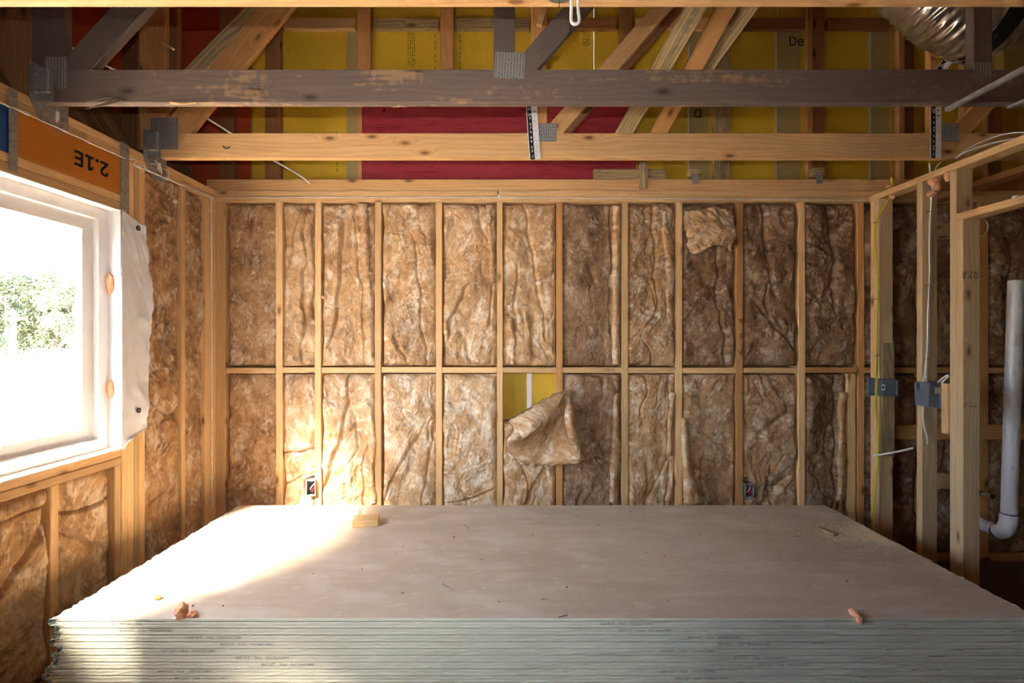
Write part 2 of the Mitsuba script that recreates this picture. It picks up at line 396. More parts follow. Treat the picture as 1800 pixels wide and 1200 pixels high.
# ---- back wall: plates, studs, blocking, sheathing
WB = tag('wall_back', 'insulated stud wall of pine studs, blocking and top plates behind the stack', kind='structure') and 'wall_back'
put('top_plate', bx(-2.1, wx(875), D, D + SH, PL0 + 0.038, PL1 + 0.038), M['pine'], WB)
put('top_plate', bx(wx(876.5), 4.98, D + .001, D + SH, PL0 + 0.038, PL1 + 0.038), M['pine'], WB)
put('top_plate', bx(-2.1, 4.98, D - 0.001, D + SH, PL0, PL0 + 0.037), M['pine'], WB)
put('bottom_plate', bx(XL, 4.98, D, D + SH, 0.0, 0.038), M['pine_orange'], WB)
studs_px = [(379, 397), (484, 496), (554, 565), (659.5, 670.5), (766, 777), (873, 883.5), (978, 989), (1093, 1104.5), (1188.5, 1200), (1295, 1307), (1403, 1415), (1507, 1519)]
for i, (a, b) in enumerate(studs_px):
    put('stud', bx(wx(a), wx(b), D - 0.002 + 0.004 * rng.random(), D + SH - 0.004, 0.038, PL0, bow=(rng.random() - .5) * 0.008), M['pine' if i not in (9, 11, 6) else 'pine_orange'], WB)
put('stud', bx(wx(1491), wx(1505), D + .004, D + SH - 0.004, 0.038, wz(657)), M['pine'], WB)      # short trimmer beside the last stud
for a, b in ((1617, 1628), (1722, 1738), (1838, 1849), (1945, 1956)):
    put('stud', bx(wx(a), wx(b), D, D + SH - 0.004, 0.038, PL0), M['pine_orange'], WB)
allst = studs_px + [(1617, 1628), (1722, 1738), (1838, 1849), (1945, 1956)]
for i in range(len(allst) - 1):
    a, b = allst[i][1] + .3, allst[i + 1][0] - .3
    j = (rng.random() - .5) * 0.006
    put('blocking', bx(wx(a), wx(b), D + 0.002, D + SH - .006, wz(655.5) + j, wz(645.5) + j), M['pine' if i < 10 else 'pine_orange'], WB)
put('backing_board', bx(wx(1545), 4.9, D - 0.045, D - 0.007, wz(770), wz(745)), M['pine_orange'], WB, label='wide horizontal backing board behind the partition')
put('sheathing_panel', box(-2.2, wx(928), D + SH + .002, D + SH + 0.027, 0, CZ + 0.99), M['yellow_board'], WB)
put('sheathing_panel', box(wx(929), 5.0, D + SH + .002, D + SH + 0.027, 0, CZ + 0.99), M['yellow_board'], WB)
put('seam_tape', box(wx(927), wx(936), D + SH - .002, D + SH + 0.001, wz(900), wz(640)), M['vinyl_white'], WB, label='white seam tape on yellow sheathing')

# ---- left wall
WL = tag('wall_left', 'insulated stud wall with window, orange header beam and double plates, left of the stack', kind='structure') and 'wall_left'
def ly(px): return -XL * F / (900 - px)          # pixel column -> depth on the left wall
X0 = XL - SH
JAMB = 2.405; NEAR = 1.02; SILL = CZ - 0.545; HEAD = CZ + 0.648
def lw(y0, y1, z0, z1, m='pine', name='stud', **k):
    return put(name, bx(X0 + 0.002, XL, y0, y1, z0, z1), M[m], WL, **k)
lw(-2.1, 2.02, PL0 + .038, PL1 + .038, name='top_plate'); lw(2.022, D - .002, PL0 + .038, PL1 + .038, name='top_plate')
lw(-2.1, 2.21, PL0, PL0 + .037, name='top_plate'); lw(2.212, D - .002, PL0, PL0 + .037, name='top_plate')
lw(-2.1, D, 0.0, 0.038, 'pine_orange', 'bottom_plate')
HB = put('header_beam', bx(X0 + .002, XL + 0.003, 1.876, JAMB + 0.03, CZ + 0.730, PL0 - 0.002), M['lvl'], WL, label='orange engineered beam stamped 2.1E upside down')
put('header_beam', bx(X0 + .002, XL, 0.6, 1.874, CZ + 0.730, PL0 - 0.002), M['blue_paint'], WL, label='blue painted face of the header at the left edge')
lw(0.98, JAMB + .002, CZ + 0.692, CZ + 0.729, name='head_plate'); lw(0.98, JAMB + .002, HEAD + .006, CZ + 0.690, name='head_plate')
for k in range(4):
    y0 = JAMB + .002 + k * 0.0385
    lw(y0, y0 + .038, 0.038, PL0 - .001 if k else CZ + .73, 'pine')
lw(2.845, 2.878, 0.038, PL0, 'pine')
lw(D - 0.115, D - 0.002, 0.038, PL0, 'pine', label='wide corner stud with a white sealant bead')
lw(0.98, JAMB, SILL - .041, SILL - .004, 'pine', 'sill_plate'); lw(0.98, JAMB, SILL - .081, SILL - .043, 'pine', 'sill_plate')
lw(JAMB - .040, JAMB - .002, 0.038, SILL - .082, 'pine')
for yy in (2.035, 1.63, 1.22):
    lw(yy, yy + .038, 0.038, SILL - .082, 'pine')
for yy in (0.98 - .039, 0.98 - .078):
    lw(yy, yy + .038, 0.038, CZ + .73)
for a in ((-2.2, -0.72, 0, PL2), (0.32, NEAR - .04, 0, PL2), (-0.72, 0.32, 0, SILL), (-0.72, 0.32, HEAD, PL2)):
    put('sheathing_panel', box(X0 - .03, X0, *a), M['yellow_board'], WL)
put('sheathing_panel', box(X0 - .03, X0, JAMB, D + SH + .02, 0, PL2), M['yellow_board'], WL)
put('sheathing_panel', box(X0 - .03, X0, NEAR - .04, JAMB, 0, SILL), M['yellow_board'], WL)
put('sheathing_panel', box(X0 - .03, X0, NEAR - .04, JAMB, HEAD, PL2), M['yellow_board'], WL)
for a in ((-2.1, -0.72, 0.038, PL0), (0.32, 0.86, 0.038, PL0), (-0.72, 0.32, 0.038, SILL), (-0.72, 0.32, HEAD, PL0)):
    put('lining_panel', box(XL - .02, XL, *a), M['osb'], WL)

# 2.1E, printed upside down on the header
put('lettering', text_on('2.1E', 0.064, (XL + 0.0035, ly(190) + .005, CZ + 0.852), (0, -1, 0), (0, 0, -1), 0.0006, bold=True), M['black_ink'], HB, label='black 2.1E stamp, upside down')

# ---- window
W1 = tag('window_1', 'white vinyl window with bright daylight, left of the stack', kind='structure') and 'window_1'
WXI, WXO = XL - 0.060, XL - 0.135
def frame(y0, y1, z0, z1, t, x0, x1):
    return cat(rbox(x0, x1, y0, y1, z0, z0 + t), rbox(x0, x1, y0, y1, z1 - t, z1), rbox(x0, x1, y0, y0 + t, z0 + t - .001, z1 - t + .001), rbox(x0, x1, y1 - t, y1, z0 + t - .001, z1 - t + .001))
put('window_frame', frame(NEAR, JAMB - .008, SILL + .004, HEAD - .002, 0.055, WXO, WXI), M['vinyl_white'], W1)
put('sash', frame(NEAR + .053, JAMB - .061, SILL + .057, HEAD - .055, 0.062, WXO + .01, WXI - .028), M['vinyl_white'], W1)
put('pane', box(WXO + .028, WXO + .029, NEAR + .11, JAMB - .118, SILL + .114, HEAD - .112), M['glass'], W1)
put('sill_liner', rbox(WXI - .002, XL + .012, NEAR - .01, JAMB - .001, SILL - .003, SILL + .004), M['vinyl_white'], W1)
put('jamb_liner', rbox(WXI - .002, XL + .002, JAMB - .0075, JAMB + .001, SILL, HEAD + .003), M['house_wrap'], W1)
put('head_liner', rbox(WXI - .002, XL + .001, NEAR - .01, JAMB - .001, HEAD - .001, HEAD + .005), M['vinyl_white'], W1)

# unseen window added beside the camera to brighten the front of the stack
W2 = tag('added_window_2', 'added unseen white window in the left wall, brightening the front of the stack', kind='structure') and 'added_window_2'
put('window_frame', frame(-0.71, .31, SILL + .004, HEAD - .002, 0.055, WXO, WXI), M['vinyl_white'], W2)
put('pane', box(WXO + .028, WXO + .029, -.67, .27, SILL + .05, HEAD - .05), M['glass'], W2)

# ---- partition on the right (seen end-on)
WP = tag('wall_partition', 'open partition of pale pine studs with a door opening, right of the stack', kind='structure') and 'wall_partition'
put('top_plate', bx(XP, XP + .089, 0.4, D - .003, CZ + 0.912, CZ + 0.950), M['pine'], WP)
def pst(y0, z0, z1, m='pine_pale', x=XP, w=.089, **k):
    return put('stud', bx(x, x + w, y0, y0 + .038, z0, z1), M[m], WP, **k)
pst(3.085, 0.038, CZ + .911); pst(3.124, 0.038, CZ + .911, 'pine', XP + .001, .110)
put('cleat', bx(XP + .012, XP + .089, 3.07, 3.084, wz(800) + .02, CZ - .02), M['treated'], WP)
pst(2.762, 0.038, CZ + .911)
pst(2.550, 0.038, CZ + .911); pst(2.511, 0.038, CZ + .633)
put('door_header', bx(XP, XP + .089, 0.9, 2.549, CZ + .634, CZ + .672), M['pine'], WP)
pst(0.90, 0.038, CZ + .633)
put('bottom_plate', bx(XP, XP + .089, 2.511, D - .003, 0, .0375), M['pine_orange'], WP)
put('cleat', bx(XP - .012, XP + .03, 2.589, 2.627, P(0, 762, 2.6)[2], P(0, 674, 2.6)[2]), M['pine'], WP)
for z0, z1 in ((418, 392), (859, 833)):
    a, b = P(1640, z0, 2.98), P(1690, z1, 2.98)
    put('ladder_block', bx(a[0] - .02, b[0], 2.98, 3.018, a[2], b[2]), M['pine_pale'], WP)
# second plate of a wall further right
put('top_plate', bx(XP + .40, XP + .49, 1.2, D - .003, CZ + 0.912, CZ + 0.950), M['brown_wood'], WP)

# ================================================================== batts
def batt(a0, a1, z0, z1, plane, wall, seed, folds=(), proud=0.0, dents=(), tilt=0.0, cell=0.0052, coarse=1.0):
    """A fibreglass batt pressed into a bay: a closed, creased, lumpy slab. a = x on the back wall, y on the left wall."""
    na, nz = max(8, int((a1 - a0) / cell)), max(8, int((z1 - z0) / cell))
    A, Z = np.meshgrid(np.linspace(a0, a1, na + 1), np.linspace(z0, z1, nz + 1), indexing='ij')
    U, V = (A - a0) / (a1 - a0), (Z - z0) / (z1 - z0)
    pts = np.stack([A, Z, np.full_like(A, seed * 3.7)], -1)
    w = np.stack([meshkit.fbm(pts * 4.0 + 11, 2, seed), meshkit.fbm(pts * 4.0 + 47, 2, seed + 1)], -1) - 0.5
    q = pts.copy(); q[..., :2] += w * 0.28
    h = 0.070 * (meshkit.fbm(q * np.array([6.5, 4.0, 1]), 3, seed + 2) - 0.5) * coarse
    c1 = np.abs(2 * meshkit.noise(q * np.array([5.0, 2.6, 1]), seed + 3) - 1)
    h -= 0.014 * np.exp(-(c1 / 0.07) ** 2) * coarse * (0.3 + meshkit.noise(pts * 5, seed + 8))
    c2 = np.abs(2 * meshkit.noise(q * np.array([14.0, 9.0, 1]), seed + 4) - 1)
    h -= 0.005 * np.exp(-(c2 / 0.16) ** 2)
    h += 0.013 * (meshkit.fbm(q * 26, 3, seed + 5) - 0.5)
    h += 0.0075 * (meshkit.noise(pts * np.array([150, 120, 1]), seed + 6) - 0.5)
    for (u0, v0, u1, v1, wd, step) in folds:      # a crease from one point of the bay to another, the far side standing proud
        dx, dz = (u1 - u0) * (a1 - a0), (v1 - v0) * (z1 - z0)
        L = math.hypot(dx, dz); ex, ez = dx / L, dz / L
        rx, rz = (U - u0) * (a1 - a0), (V - v0) * (z1 - z0)
        along = np.clip((rx * ex + rz * ez) / L, 0, 1)
        rx2, rz2 = rx - along * dx, rz - along * dz
        dist = np.hypot(rx2, rz2)
        side = rx * (-ez) + rz * ex + 0.09 * (meshkit.fbm(pts * 5, 3, seed + 31) - .5)
        inside = np.exp(-np.maximum(0, dist - 0.09) / 0.04)
        h += -0.022 * np.exp(-(side / (wd * .6)) ** 2) * inside + 0.75 * step * (1 / (1 + np.exp(-side / 0.004))) * np.exp(-np.maximum(0, dist - .05) / .05)
    for (da, dz_, R_, dep) in dents:
        h -= dep * np.exp(-(np.maximum(0, np.hypot(A - da, (Z - dz_) * .75) - R_) / .02) ** 2)
    ed = np.minimum.reduce([(A - a0), (a1 - A), (Z - z0) * 0.8, (z1 - Z) * 0.8]) + 0.034 * (meshkit.fbm(pts * 11, 3, seed + 9) - 0.55)
    r = 0.034
    e = np.clip(ed / r, 0, 1)
    roll = np.sqrt(np.clip(1 - (1 - e) ** 2, 0, 1))
    h = h - 0.002 + proud + tilt * V
    depth = 0.055
    out = -depth + (depth + h) * (0.30 + 0.70 * roll)
    back = plane + (SH if wall == 'back' else 0)
    if wall == 'back':
        front = np.stack([A, plane - out, Z], -1)
        bk = np.stack([A, np.full_like(A, plane + SH - .006), Z], -1)
    else:
        front = np.stack([plane + out, A, Z], -1)
        bk = np.stack([np.full_like(A, plane - SH + .006), A, Z], -1)
    n = (na + 1) * (nz + 1)
    idx = np.arange(n).reshape(na + 1, nz + 1)
    f = np.concatenate([np.stack([idx[:-1, :-1], idx[1:, :-1], idx[1:, 1:]], -1).reshape(-1, 3), np.stack([idx[:-1, :-1], idx[1:, 1:], idx[:-1, 1:]], -1).reshape(-1, 3)])
    ring = np.concatenate([idx[:, 0], idx[-1, 1:], idx[-2::-1, -1], idx[0, -2:0:-1]])
    V3 = np.concatenate([front.reshape(-1, 3), bk.reshape(-1, 3)[ring], bk.reshape(-1, 3).mean(0, keepdims=True)])
    m = len(ring); b = n + np.arange(m); nx = np.roll(np.arange(m), -1)
    f2 = np.concatenate([np.stack([ring, b, b[nx]], -1), np.stack([ring, b[nx], ring[nx]], -1), np.stack([b, np.full(m, n + m), b[nx]], -1)])
    f = np.concatenate([f, f2])
    if wall != 'back': f = f[:, ::-1]
    return V3, f

def sheet(ctrl, thick, seed, nu=70, nv=60, amp=0.012):
    C = np.array(ctrl, float)            # (rows, columns, 3)
    r, c = np.linspace(0, 1, C.shape[0]), np.linspace(0, 1, C.shape[1])
    s, t = np.linspace(0, 1, nu), np.linspace(0, 1, nv)
    S = np.stack([RectBivariateSpline(r, c, C[..., k], kx=min(3, len(r) - 1), ky=min(3, len(c) - 1))(s, t) for k in range(3)], -1)
    N = np.cross(np.gradient(S, axis=0), np.gradient(S, axis=1)); N /= np.linalg.norm(N, axis=-1, keepdims=True) + 1e-12
    Fm, Bm = S + N * thick / 2, S - N * thick / 2
    for X, k in ((Fm, 1), (Bm, 2)):
        X += N * (amp * 2 * (meshkit.fbm(X * 22 + k * 9, 4, seed + k) - 0.5))[..., None]
        X += (meshkit.noise(X[..., None, :] * 60 + np.arange(3)[:, None] * 17, seed + 5) - 0.5) * 0.008
    n = nu * nv
    idx = np.arange(n).reshape(nu, nv)
    f = np.concatenate([np.stack([idx[:-1, :-1], idx[1:, :-1], idx[1:, 1:]], -1).reshape(-1, 3), np.stack([idx[:-1, :-1], idx[1:, 1:], idx[:-1, 1:]], -1).reshape(-1, 3)])
    ring = np.concatenate([idx[:, 0], idx[-1, 1:], idx[-2::-1, -1], idx[0, -2:0:-1]])
    m = len(ring); nx = np.roll(np.arange(m), -1)
    mid = (Fm.reshape(-1, 3)[ring] + Bm.reshape(-1, 3)[ring]) / 2
    mid += (meshkit.noise(mid[:, None, :] * 55 + np.arange(3)[None, :, None] * 13, seed + 8) - .5) * .014
    V3 = np.concatenate([Fm.reshape(-1, 3), Bm.reshape(-1, 3), mid])
    q = 2 * n + np.arange(m)
    ff = [f, f[:, ::-1] + n, np.stack([ring, q, q[nx]], -1), np.stack([ring, q[nx], ring[nx]], -1), np.stack([q, ring + n, ring[nx] + n], -1), np.stack([q, ring[nx] + n, q[nx]], -1)]
    f = np.concatenate(ff)
    if trimesh.Trimesh(V3, f, process=False).volume < 0: f = f[:, ::-1]
    return V3, f
SIDE_FOLDS = [(('u', 6), 1086, 362, 1082, 640, 14, 'insulation'), (('u', 1), 545, 372, 548, 560, 16, 'insulation'), (('u', 2), 640, 358, 655, 640, 17, 'insulation'), (('u', 3), 725, 360, 756, 470, 26, 'insulation'),
              (('l', 2), 655, 730, 656, 884, 12, 'insulation_lit'), (('u', 7), 1172, 370, 1180, 580, 18, 'insulation'), (('l', 6), 1083, 690, 1080, 882, 12, 'insulation'), (('l', 7), 1182, 690, 1176, 800, 9, 'insulation'),
              (('u', 4), 862, 360, 868, 500, 13, 'insulation'), (('u', 5), 900, 560, 902, 640, 12, 'insulation'), (('l', 10), 1482, 690, 1478, 880, 13, 'insulation')]
BATT = {}
ORD = ['first', 'second', 'third', 'fourth', 'fifth', 'sixth', 'seventh', 'eighth', 'ninth', 'tenth', 'eleventh', 'twelfth', 'thirteenth', 'fourteenth', 'fifteenth',
       'sixteenth', 'seventeenth', 'eighteenth', 'nineteenth', 'twentieth', 'twenty-first', 'twenty-second', 'twenty-third', 'twenty-fourth', 'twenty-fifth',
       'twenty-sixth', 'twenty-seventh', 'twenty-eighth', 'twenty-ninth', 'thirtieth', 'thirty-first', 'thirty-second', 'thirty-third', 'thirty-fourth', 'thirty-fifth']
upper_folds = {
    1: [(.55, .0, .75, .95, .012, .018), (.1, .6, .6, .95, .012, -.012)],
    2: [(.75, .05, .62, .95, .012, -.020), (.2, .2, .4, .8, .02, .010)],
    3: [(.80, .10, .55, .95, .013, -.018)],
    4: [(.88, .35, .86, .98, .012, -.016), (.2, .25, .35, .4, .02, .01)],
    5: [(.72, .30, .45, .92, .013, -.018), (.2, .05, .25, .5, .012, -.014)],
    6: [(.86, .02, .84, .98, .012, -.022)],
    7: [(.62, .45, .50, .98, .015, -.020)],
    8: [(.1, .78, .9, .72, .012, .022), (.8, .1, .7, .7, .015, -.015)],
    9: [(.55, .55, .35, .98, .02, -.016), (.4, .3, .9, .1, .012, -.01)],
    10: [(.55, .5, .5, .98, .02, -.012)],
}
lower_folds = {
    1: [(.15, .65, .9, .68, .010, .02), (.2, .45, .95, .5, .01, -.012)],
    2: [(.1, .45, .55, .95, .014, .020), (.75, .0, .8, .5, .012, -.02)],
    3: [(.1, .35, .55, .6, .014, .014), (.7, .2, .9, .6, .012, -.01)],
    4: [(.15, .3, .9, .35, .012, .01)],
    6: [(.8, .05, .9, .5, .014, -.018)],
    7: [(.3, .2, .8, .5, .012, -.02), (.85, .2, .88, .85, .01, -.02)],
    8: [(.12, .05, .3, .45, .012, .022)],
    9: [(.3, .25, .6, .35, .02, -.018), (.5, .05, .5, .4, .02, .012)],
    10: [(.75, .05, .7, .9, .014, -.018)],
}
look = {0: 'dense even brown', 1: 'wrinkled', 2: 'pale streaked', 3: 'tan', 4: 'tan', 5: 'pale streaked', 6: 'flat dark brown', 7: 'folded brown', 8: 'sooty brown', 9: 'dark brown', 10: 'dark brown'}
look[0] = 'even brown'; look[6] = 'flat dark'; look[7] = 'folded'
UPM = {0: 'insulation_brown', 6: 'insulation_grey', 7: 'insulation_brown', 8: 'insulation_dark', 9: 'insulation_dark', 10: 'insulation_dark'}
def bay_words(i):
    return f'{ORD[i]} bay from the left corner'
for i in range(11):
    a, b = wx(studs_px[i][1]) + .001, wx(studs_px[i + 1][0]) - .001
    if i == 10: bl = wx(1490)
    else: bl = b
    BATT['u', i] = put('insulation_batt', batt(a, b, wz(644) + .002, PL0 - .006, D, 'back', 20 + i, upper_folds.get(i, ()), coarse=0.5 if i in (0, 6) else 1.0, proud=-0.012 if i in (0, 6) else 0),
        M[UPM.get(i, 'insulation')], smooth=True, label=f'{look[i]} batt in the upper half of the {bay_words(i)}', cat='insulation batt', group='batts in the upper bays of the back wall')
    if i == 5: continue
    txt = {1: 'wrinkled fibreglass batt around the sunlit outlet box on the left',
           9: 'dark fibreglass batt around the outlet box on the right',
           }.get(i, f'{look[i] if i not in (2, 3, 4) else "painted-bright tan"} batt in the lower half of the {bay_words(i)}')
    ztop = wz(657) - .002
    if i == 1: ztop = wz(700)
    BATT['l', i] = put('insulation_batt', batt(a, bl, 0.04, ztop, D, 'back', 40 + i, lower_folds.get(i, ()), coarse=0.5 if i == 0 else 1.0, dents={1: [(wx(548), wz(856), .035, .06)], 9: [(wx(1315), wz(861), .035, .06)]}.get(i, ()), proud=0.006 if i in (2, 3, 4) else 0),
        M[{6: 'insulation_grey', 0: 'insulation_brown', 9: 'insulation_brown', 8: 'insulation_brown', 10: 'insulation_dark', 2: 'insulation_lit', 3: 'insulation_lit', 4: 'insulation_lit', 1: 'insulation_lit'}.get(i, 'insulation')], smooth=True, label=txt, cat='insulation batt', group='batts in the lower bays of the back wall')
a, b = wx(studs_px[1][1]) + .001, wx(studs_px[2][0]) - .001
put('insulation_piece', batt(a + .006, b, wz(722), wz(657.5), D, 'back', 71, (), proud=.004), M['insulation'], smooth=True, label='small torn fibreglass piece stuffed under the blocking in the second bay', cat='insulation batt', group='small fibreglass pieces in the second bay')
# lower part of bay 6, slumped, with its torn top folded out
a, b = wx(studs_px[5][1]) + .001, wx(studs_px[6][0]) - .001
put('insulation_batt', batt(a, b, 0.04, wz(742), D, 'back', 46, [(.25, .3, .9, .75, .013, .02)], proud=.012), M['insulation'], smooth=True,
    label='slumped fibreglass batt below the exposed yellow sheathing', cat='insulation batt', group='batts in the lower bays of the back wall')
# long rolled edges where a batt has been tucked over at its side
def side_fold(parent, xa, ya, xb, yb, w, seed, mm='insulation'):
    ts = np.linspace(0, 1, 6); r = np.random.default_rng(seed)
    C = []
    for t in ts:
        xm, ym = xa + (xb - xa) * t + r.normal() * w * .12, ya + (yb - ya) * t
        k = w * (.7 + .5 * r.random())
        C.append([P(xm - k / 2, ym, D + .022), P(xm - k * .2, ym, D - .004 - .006 * r.random()), P(xm + k * .2, ym, D - .002), P(xm + k / 2, ym, D + .030)])
    put('side_fold', sheet(C, .012, seed, 110, 14, .005), M[mm], parent, smooth=True)
for (kk, xa, ya, xb, yb, w, mm) in SIDE_FOLDS:
    side_fold(BATT[kk], xa, ya, xb, yb, w, kk[1] * 7 + int(xa), mm)
# behind the partition
rb = [(1519, 1617), (1628, 1722), (1738, 1838), (1849, 1945)]
for i, (a, b) in enumerate(rb):
    a, b = wx(a) + .001, wx(b) - .001
    where = ['just behind the end stud of the partition', 'seen between the partition studs', 'behind the white plastic pipe', 'at the right edge of the photo'][i]
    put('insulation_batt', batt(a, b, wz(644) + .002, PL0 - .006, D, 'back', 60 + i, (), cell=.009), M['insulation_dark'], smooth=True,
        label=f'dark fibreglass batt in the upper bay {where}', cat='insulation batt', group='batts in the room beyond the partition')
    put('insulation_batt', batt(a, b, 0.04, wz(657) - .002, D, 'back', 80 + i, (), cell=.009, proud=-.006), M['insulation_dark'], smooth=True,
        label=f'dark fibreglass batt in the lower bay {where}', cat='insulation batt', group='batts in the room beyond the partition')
# left wall
lb = [(JAMB + .157, 2.844, 0.04, PL0 - .005, [(.3, .45, .95, .40, .012, -.02), (.7, .5, .9, .75, .02, -.015), (.2, .1, .8, .25, .015, .015)], 'tall fibreglass batt between the doubled window studs and the next stud'),
      (2.879, D - .117, 0.04, PL0 - .005, [(.4, .3, .6, .6, .015, .01)], 'tall dense fibreglass batt in the left wall bay next to the corner'),
      (2.074, JAMB - .041, 0.04, SILL - .083, [(.1, .85, .9, .80, .01, -.02), (.1, .75, .5, .62, .012, .01)], 'short fibreglass batt below the window beside the window studs'),
      (1.669, 2.034, 0.04, SILL - .083, [(.5, .90, .95, .93, .01, .02), (.3, .5, .9, .8, .015, -.012)], 'pale swirled fibreglass batt below the window at the left edge'),
      (1.26, 1.629, 0.04, SILL - .083, [], 'fibreglass batt below the window nearest the camera')]
for i, (a, b, z0, z1, fo, lab) in enumerate(lb):
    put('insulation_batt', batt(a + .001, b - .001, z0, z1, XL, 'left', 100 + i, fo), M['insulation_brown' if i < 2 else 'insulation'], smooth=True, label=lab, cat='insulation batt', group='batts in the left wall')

# the torn flap that has flopped out over the stud
flap = thing('torn_insulation', 'torn fibreglass flap folded out over the stud below the bare yellow sheathing', 'insulation batt')
C = [[P(897, 742, 3.10), P(930, 722, 3.08), P(968, 700, 3.12), P(996, 690, 3.17)],
     [P(905, 762, 2.99), P(938, 742, 2.96), P(975, 720, 3.06), P(1003, 704, 3.12)],
     [P(892, 775, 3.05), P(935, 772, 3.08), P(975, 760, 3.13), P(1008, 742, 3.06)],
     [P(898, 792, 3.12), P(940, 798, 3.12), P(980, 795, 3.11), P(1015, 785, 3.02)],
     [P(915, 815, 3.15), P(945, 815, 3.15), P(985, 812, 3.12), P(1020, 812, 3.02)]]
put('flap', sheet(C, 0.035, 5), M['insulation'], flap, smooth=True)
C = [[P(902, 738, 3.02), P(935, 720, 3.00), P(970, 700, 3.05), P(992, 690, 3.10)],
     [P(912, 757, 2.92), P(940, 742, 2.91), P(968, 722, 2.98), P(985, 706, 3.04)],
     [P(921, 768, 2.90), P(942, 752, 2.90), P(955, 748, 2.96), P(962, 735, 3.02)]]
put('lip', sheet(C, 0.028, 15, 34, 60, .010), M['insulation'], flap, smooth=True)
C = [[P(998, 712, 3.02), P(1002, 712, 3.01), P(1006, 714, 3.03)],
     [P(996, 745, 2.98), P(1003, 745, 2.96), P(1010, 748, 3.0)],
     [P(1004, 780, 2.96), P(1011, 782, 2.94), P(1018, 782, 2.98)],
     [P(1006, 805, 2.97), P(1015, 808, 2.95), P(1024, 808, 2.99)]]
put('strip', sheet(C, 0.022, 25, 60, 16, .008), M['insulation'], flap, smooth=True)
# fold of loose fibre hanging at the foot of the eighth stud
C = [[P(1199, 735, 3.16), P(1203, 735, 3.15), P(1207, 735, 3.17)], [P(1200, 790, 3.13), P(1206, 792, 3.11), P(1212, 795, 3.15)],
     [P(1202, 840, 3.12), P(1210, 845, 3.09), P(1222, 850, 3.13)], [P(1204, 885, 3.12), P(1216, 885, 3.10), P(1234, 882, 3.12)]]
put('insulation_strip', sheet(C, .02, 35, 70, 20, .008), M['insulation'], smooth=True, label='loose pale strip of fibreglass hanging beside the ninth bay stud above the stack', cat='insulation batt')

C = [[P(1204, 372, 3.165), P(1225, 370, 3.15), P(1250, 366, 3.15), P(1286, 372, 3.165)], [P(1204, 400, 3.15), P(1230, 405, 3.12), P(1262, 402, 3.115), P(1290, 395, 3.15)],
     [P(1210, 418, 3.15), P(1228, 426, 3.12), P(1258, 422, 3.115), P(1292, 412, 3.14)], [P(1206, 428, 3.165), P(1226, 446, 3.13), P(1252, 432, 3.12), P(1284, 442, 3.15)]]
put('insulation_tuft', sheet(C, .016, 55, 70, 70, .022), M['insulation'], smooth=True, label='pale torn tuft of fibreglass at the top of the ninth bay', cat='insulation batt')

# ================================================================== gable above the back wall
GB = tag('wall_gable', 'gable framing with yellow, red and orange sheathing above the back wall', kind='structure') and 'wall_gable'
GY = 3.184
def gx(px, d=3.25): return (px - 900) * d / F
def gz(py, d=3.25): return CZ + (597 - py) * d / F
put('bottom_chord', bx(wx(362), wx(1570), GY, GY + .038, PL2 + .001, PL2 + .078), M['pine_chord'], GB)
put('bottom_chord', bx(wx(1571), 4.9, GY + .002, GY + .038, PL2 + .001, PL2 + .078), M['pine_orange'], GB)
for pxc, w, m in ((400, .10, 'brown_wood'), (481, .105, 'brown_wood'), (641, .089, 'pine_orange'), (786, .089, 'pine_orange'), (946, .089, 'pine_orange'), (1100, .089, 'brown_wood'), (1268, .105, 'treated'),
                 (1434, .105, 'brown_wood'), (1588, .12, 'brown_wood'), (1745, .09, 'brown_wood'), (1900, .09, 'brown_wood'), (240, .09, 'brown_wood')):
    put('gable_stud', bx(gx(pxc) - w / 2, gx(pxc) + w / 2, 3.236, 3.274, PL2 + .002, CZ + 2.74), M[m], GB)
for a, b, m in ((500, 625, 'pine'), (657, 771, 'treated'), (801, 930, 'treated'), (962, 1082, 'brown_wood'), (1117, 1250, 'pine'), (1287, 1415, 'brown_wood'), (1453, 1565, 'brown_wood'), (1610, 1728, 'brown_wood')):
    put('girt', bx(gx(a), gx(b), 3.238, 3.274, gz(52), gz(33)), M[m], GB)
ys = 3.276
for i, (a, b, m) in enumerate(((-3.0, gx(438), 'orange_board'), (gx(438.6), gx(628), 'yellow_board'), (gx(628.6), gx(1045), 'yellow_board'), (gx(1045.6), gx(1370), 'yellow_board'), (gx(1370.6), gx(1535), 'yellow_board'), (gx(1535.6), 5.0, 'yellow_board'))):
    put('sheathing_panel', box(a, b, ys, ys + .012, PL2, CZ + 2.75), M[m], GB, label='orange-red sheathing panel at the left' if i == 0 else None)
put('sheathing_panel', box(wx(632), wx(1121), 3.223, 3.234, PL2 + .001, gz(150, 3.223)), M['red_board'], GB, label='crimson red sheathing panel with a stamp')
put('gable_stud', bx(gx(1412), gx(1421), 3.20, 3.236, PL2 + .08, CZ + 2.74), M['pine_orange'], GB)
put('gable_stud', bx(gx(1570), gx(1580), 3.20, 3.236, PL2 + .08, CZ + 2.74), M['pine_orange'], GB)
for a, b, m in ((1366, 1369, 'seam_tape'), (1369.5, 1411, 'seam_tape_dull'), (1531, 1536, 'seam_tape'), (1536.5, 1568, 'seam_tape_dull'), (1211, 1214, 'seam_tape'), (1214.5, 1248, 'seam_tape_dull'), (607, 627, 'seam_tape_dull'), (438, 441, 'seam_tape_dull')):
    put('seam_tape', box(gx(a), gx(b), ys - .0015, ys + .0005, PL2 + .02, gz(48)), M[m], GB)
def gtext(txt, h, px_, py_, flip=False, mm='black_ink', y=ys - .0022):
    s = -1 if flip else 1
    put('lettering', text_on(txt, h, (gx(px_, y), y, gz(py_, y)), (s, 0, 0), (0, 0, s), .0006), M[mm], GB, label='black lettering on seam tape')
gtext('De', 0.060, 1386, 80)
gtext('D', 0.058, 1234, 192, True)
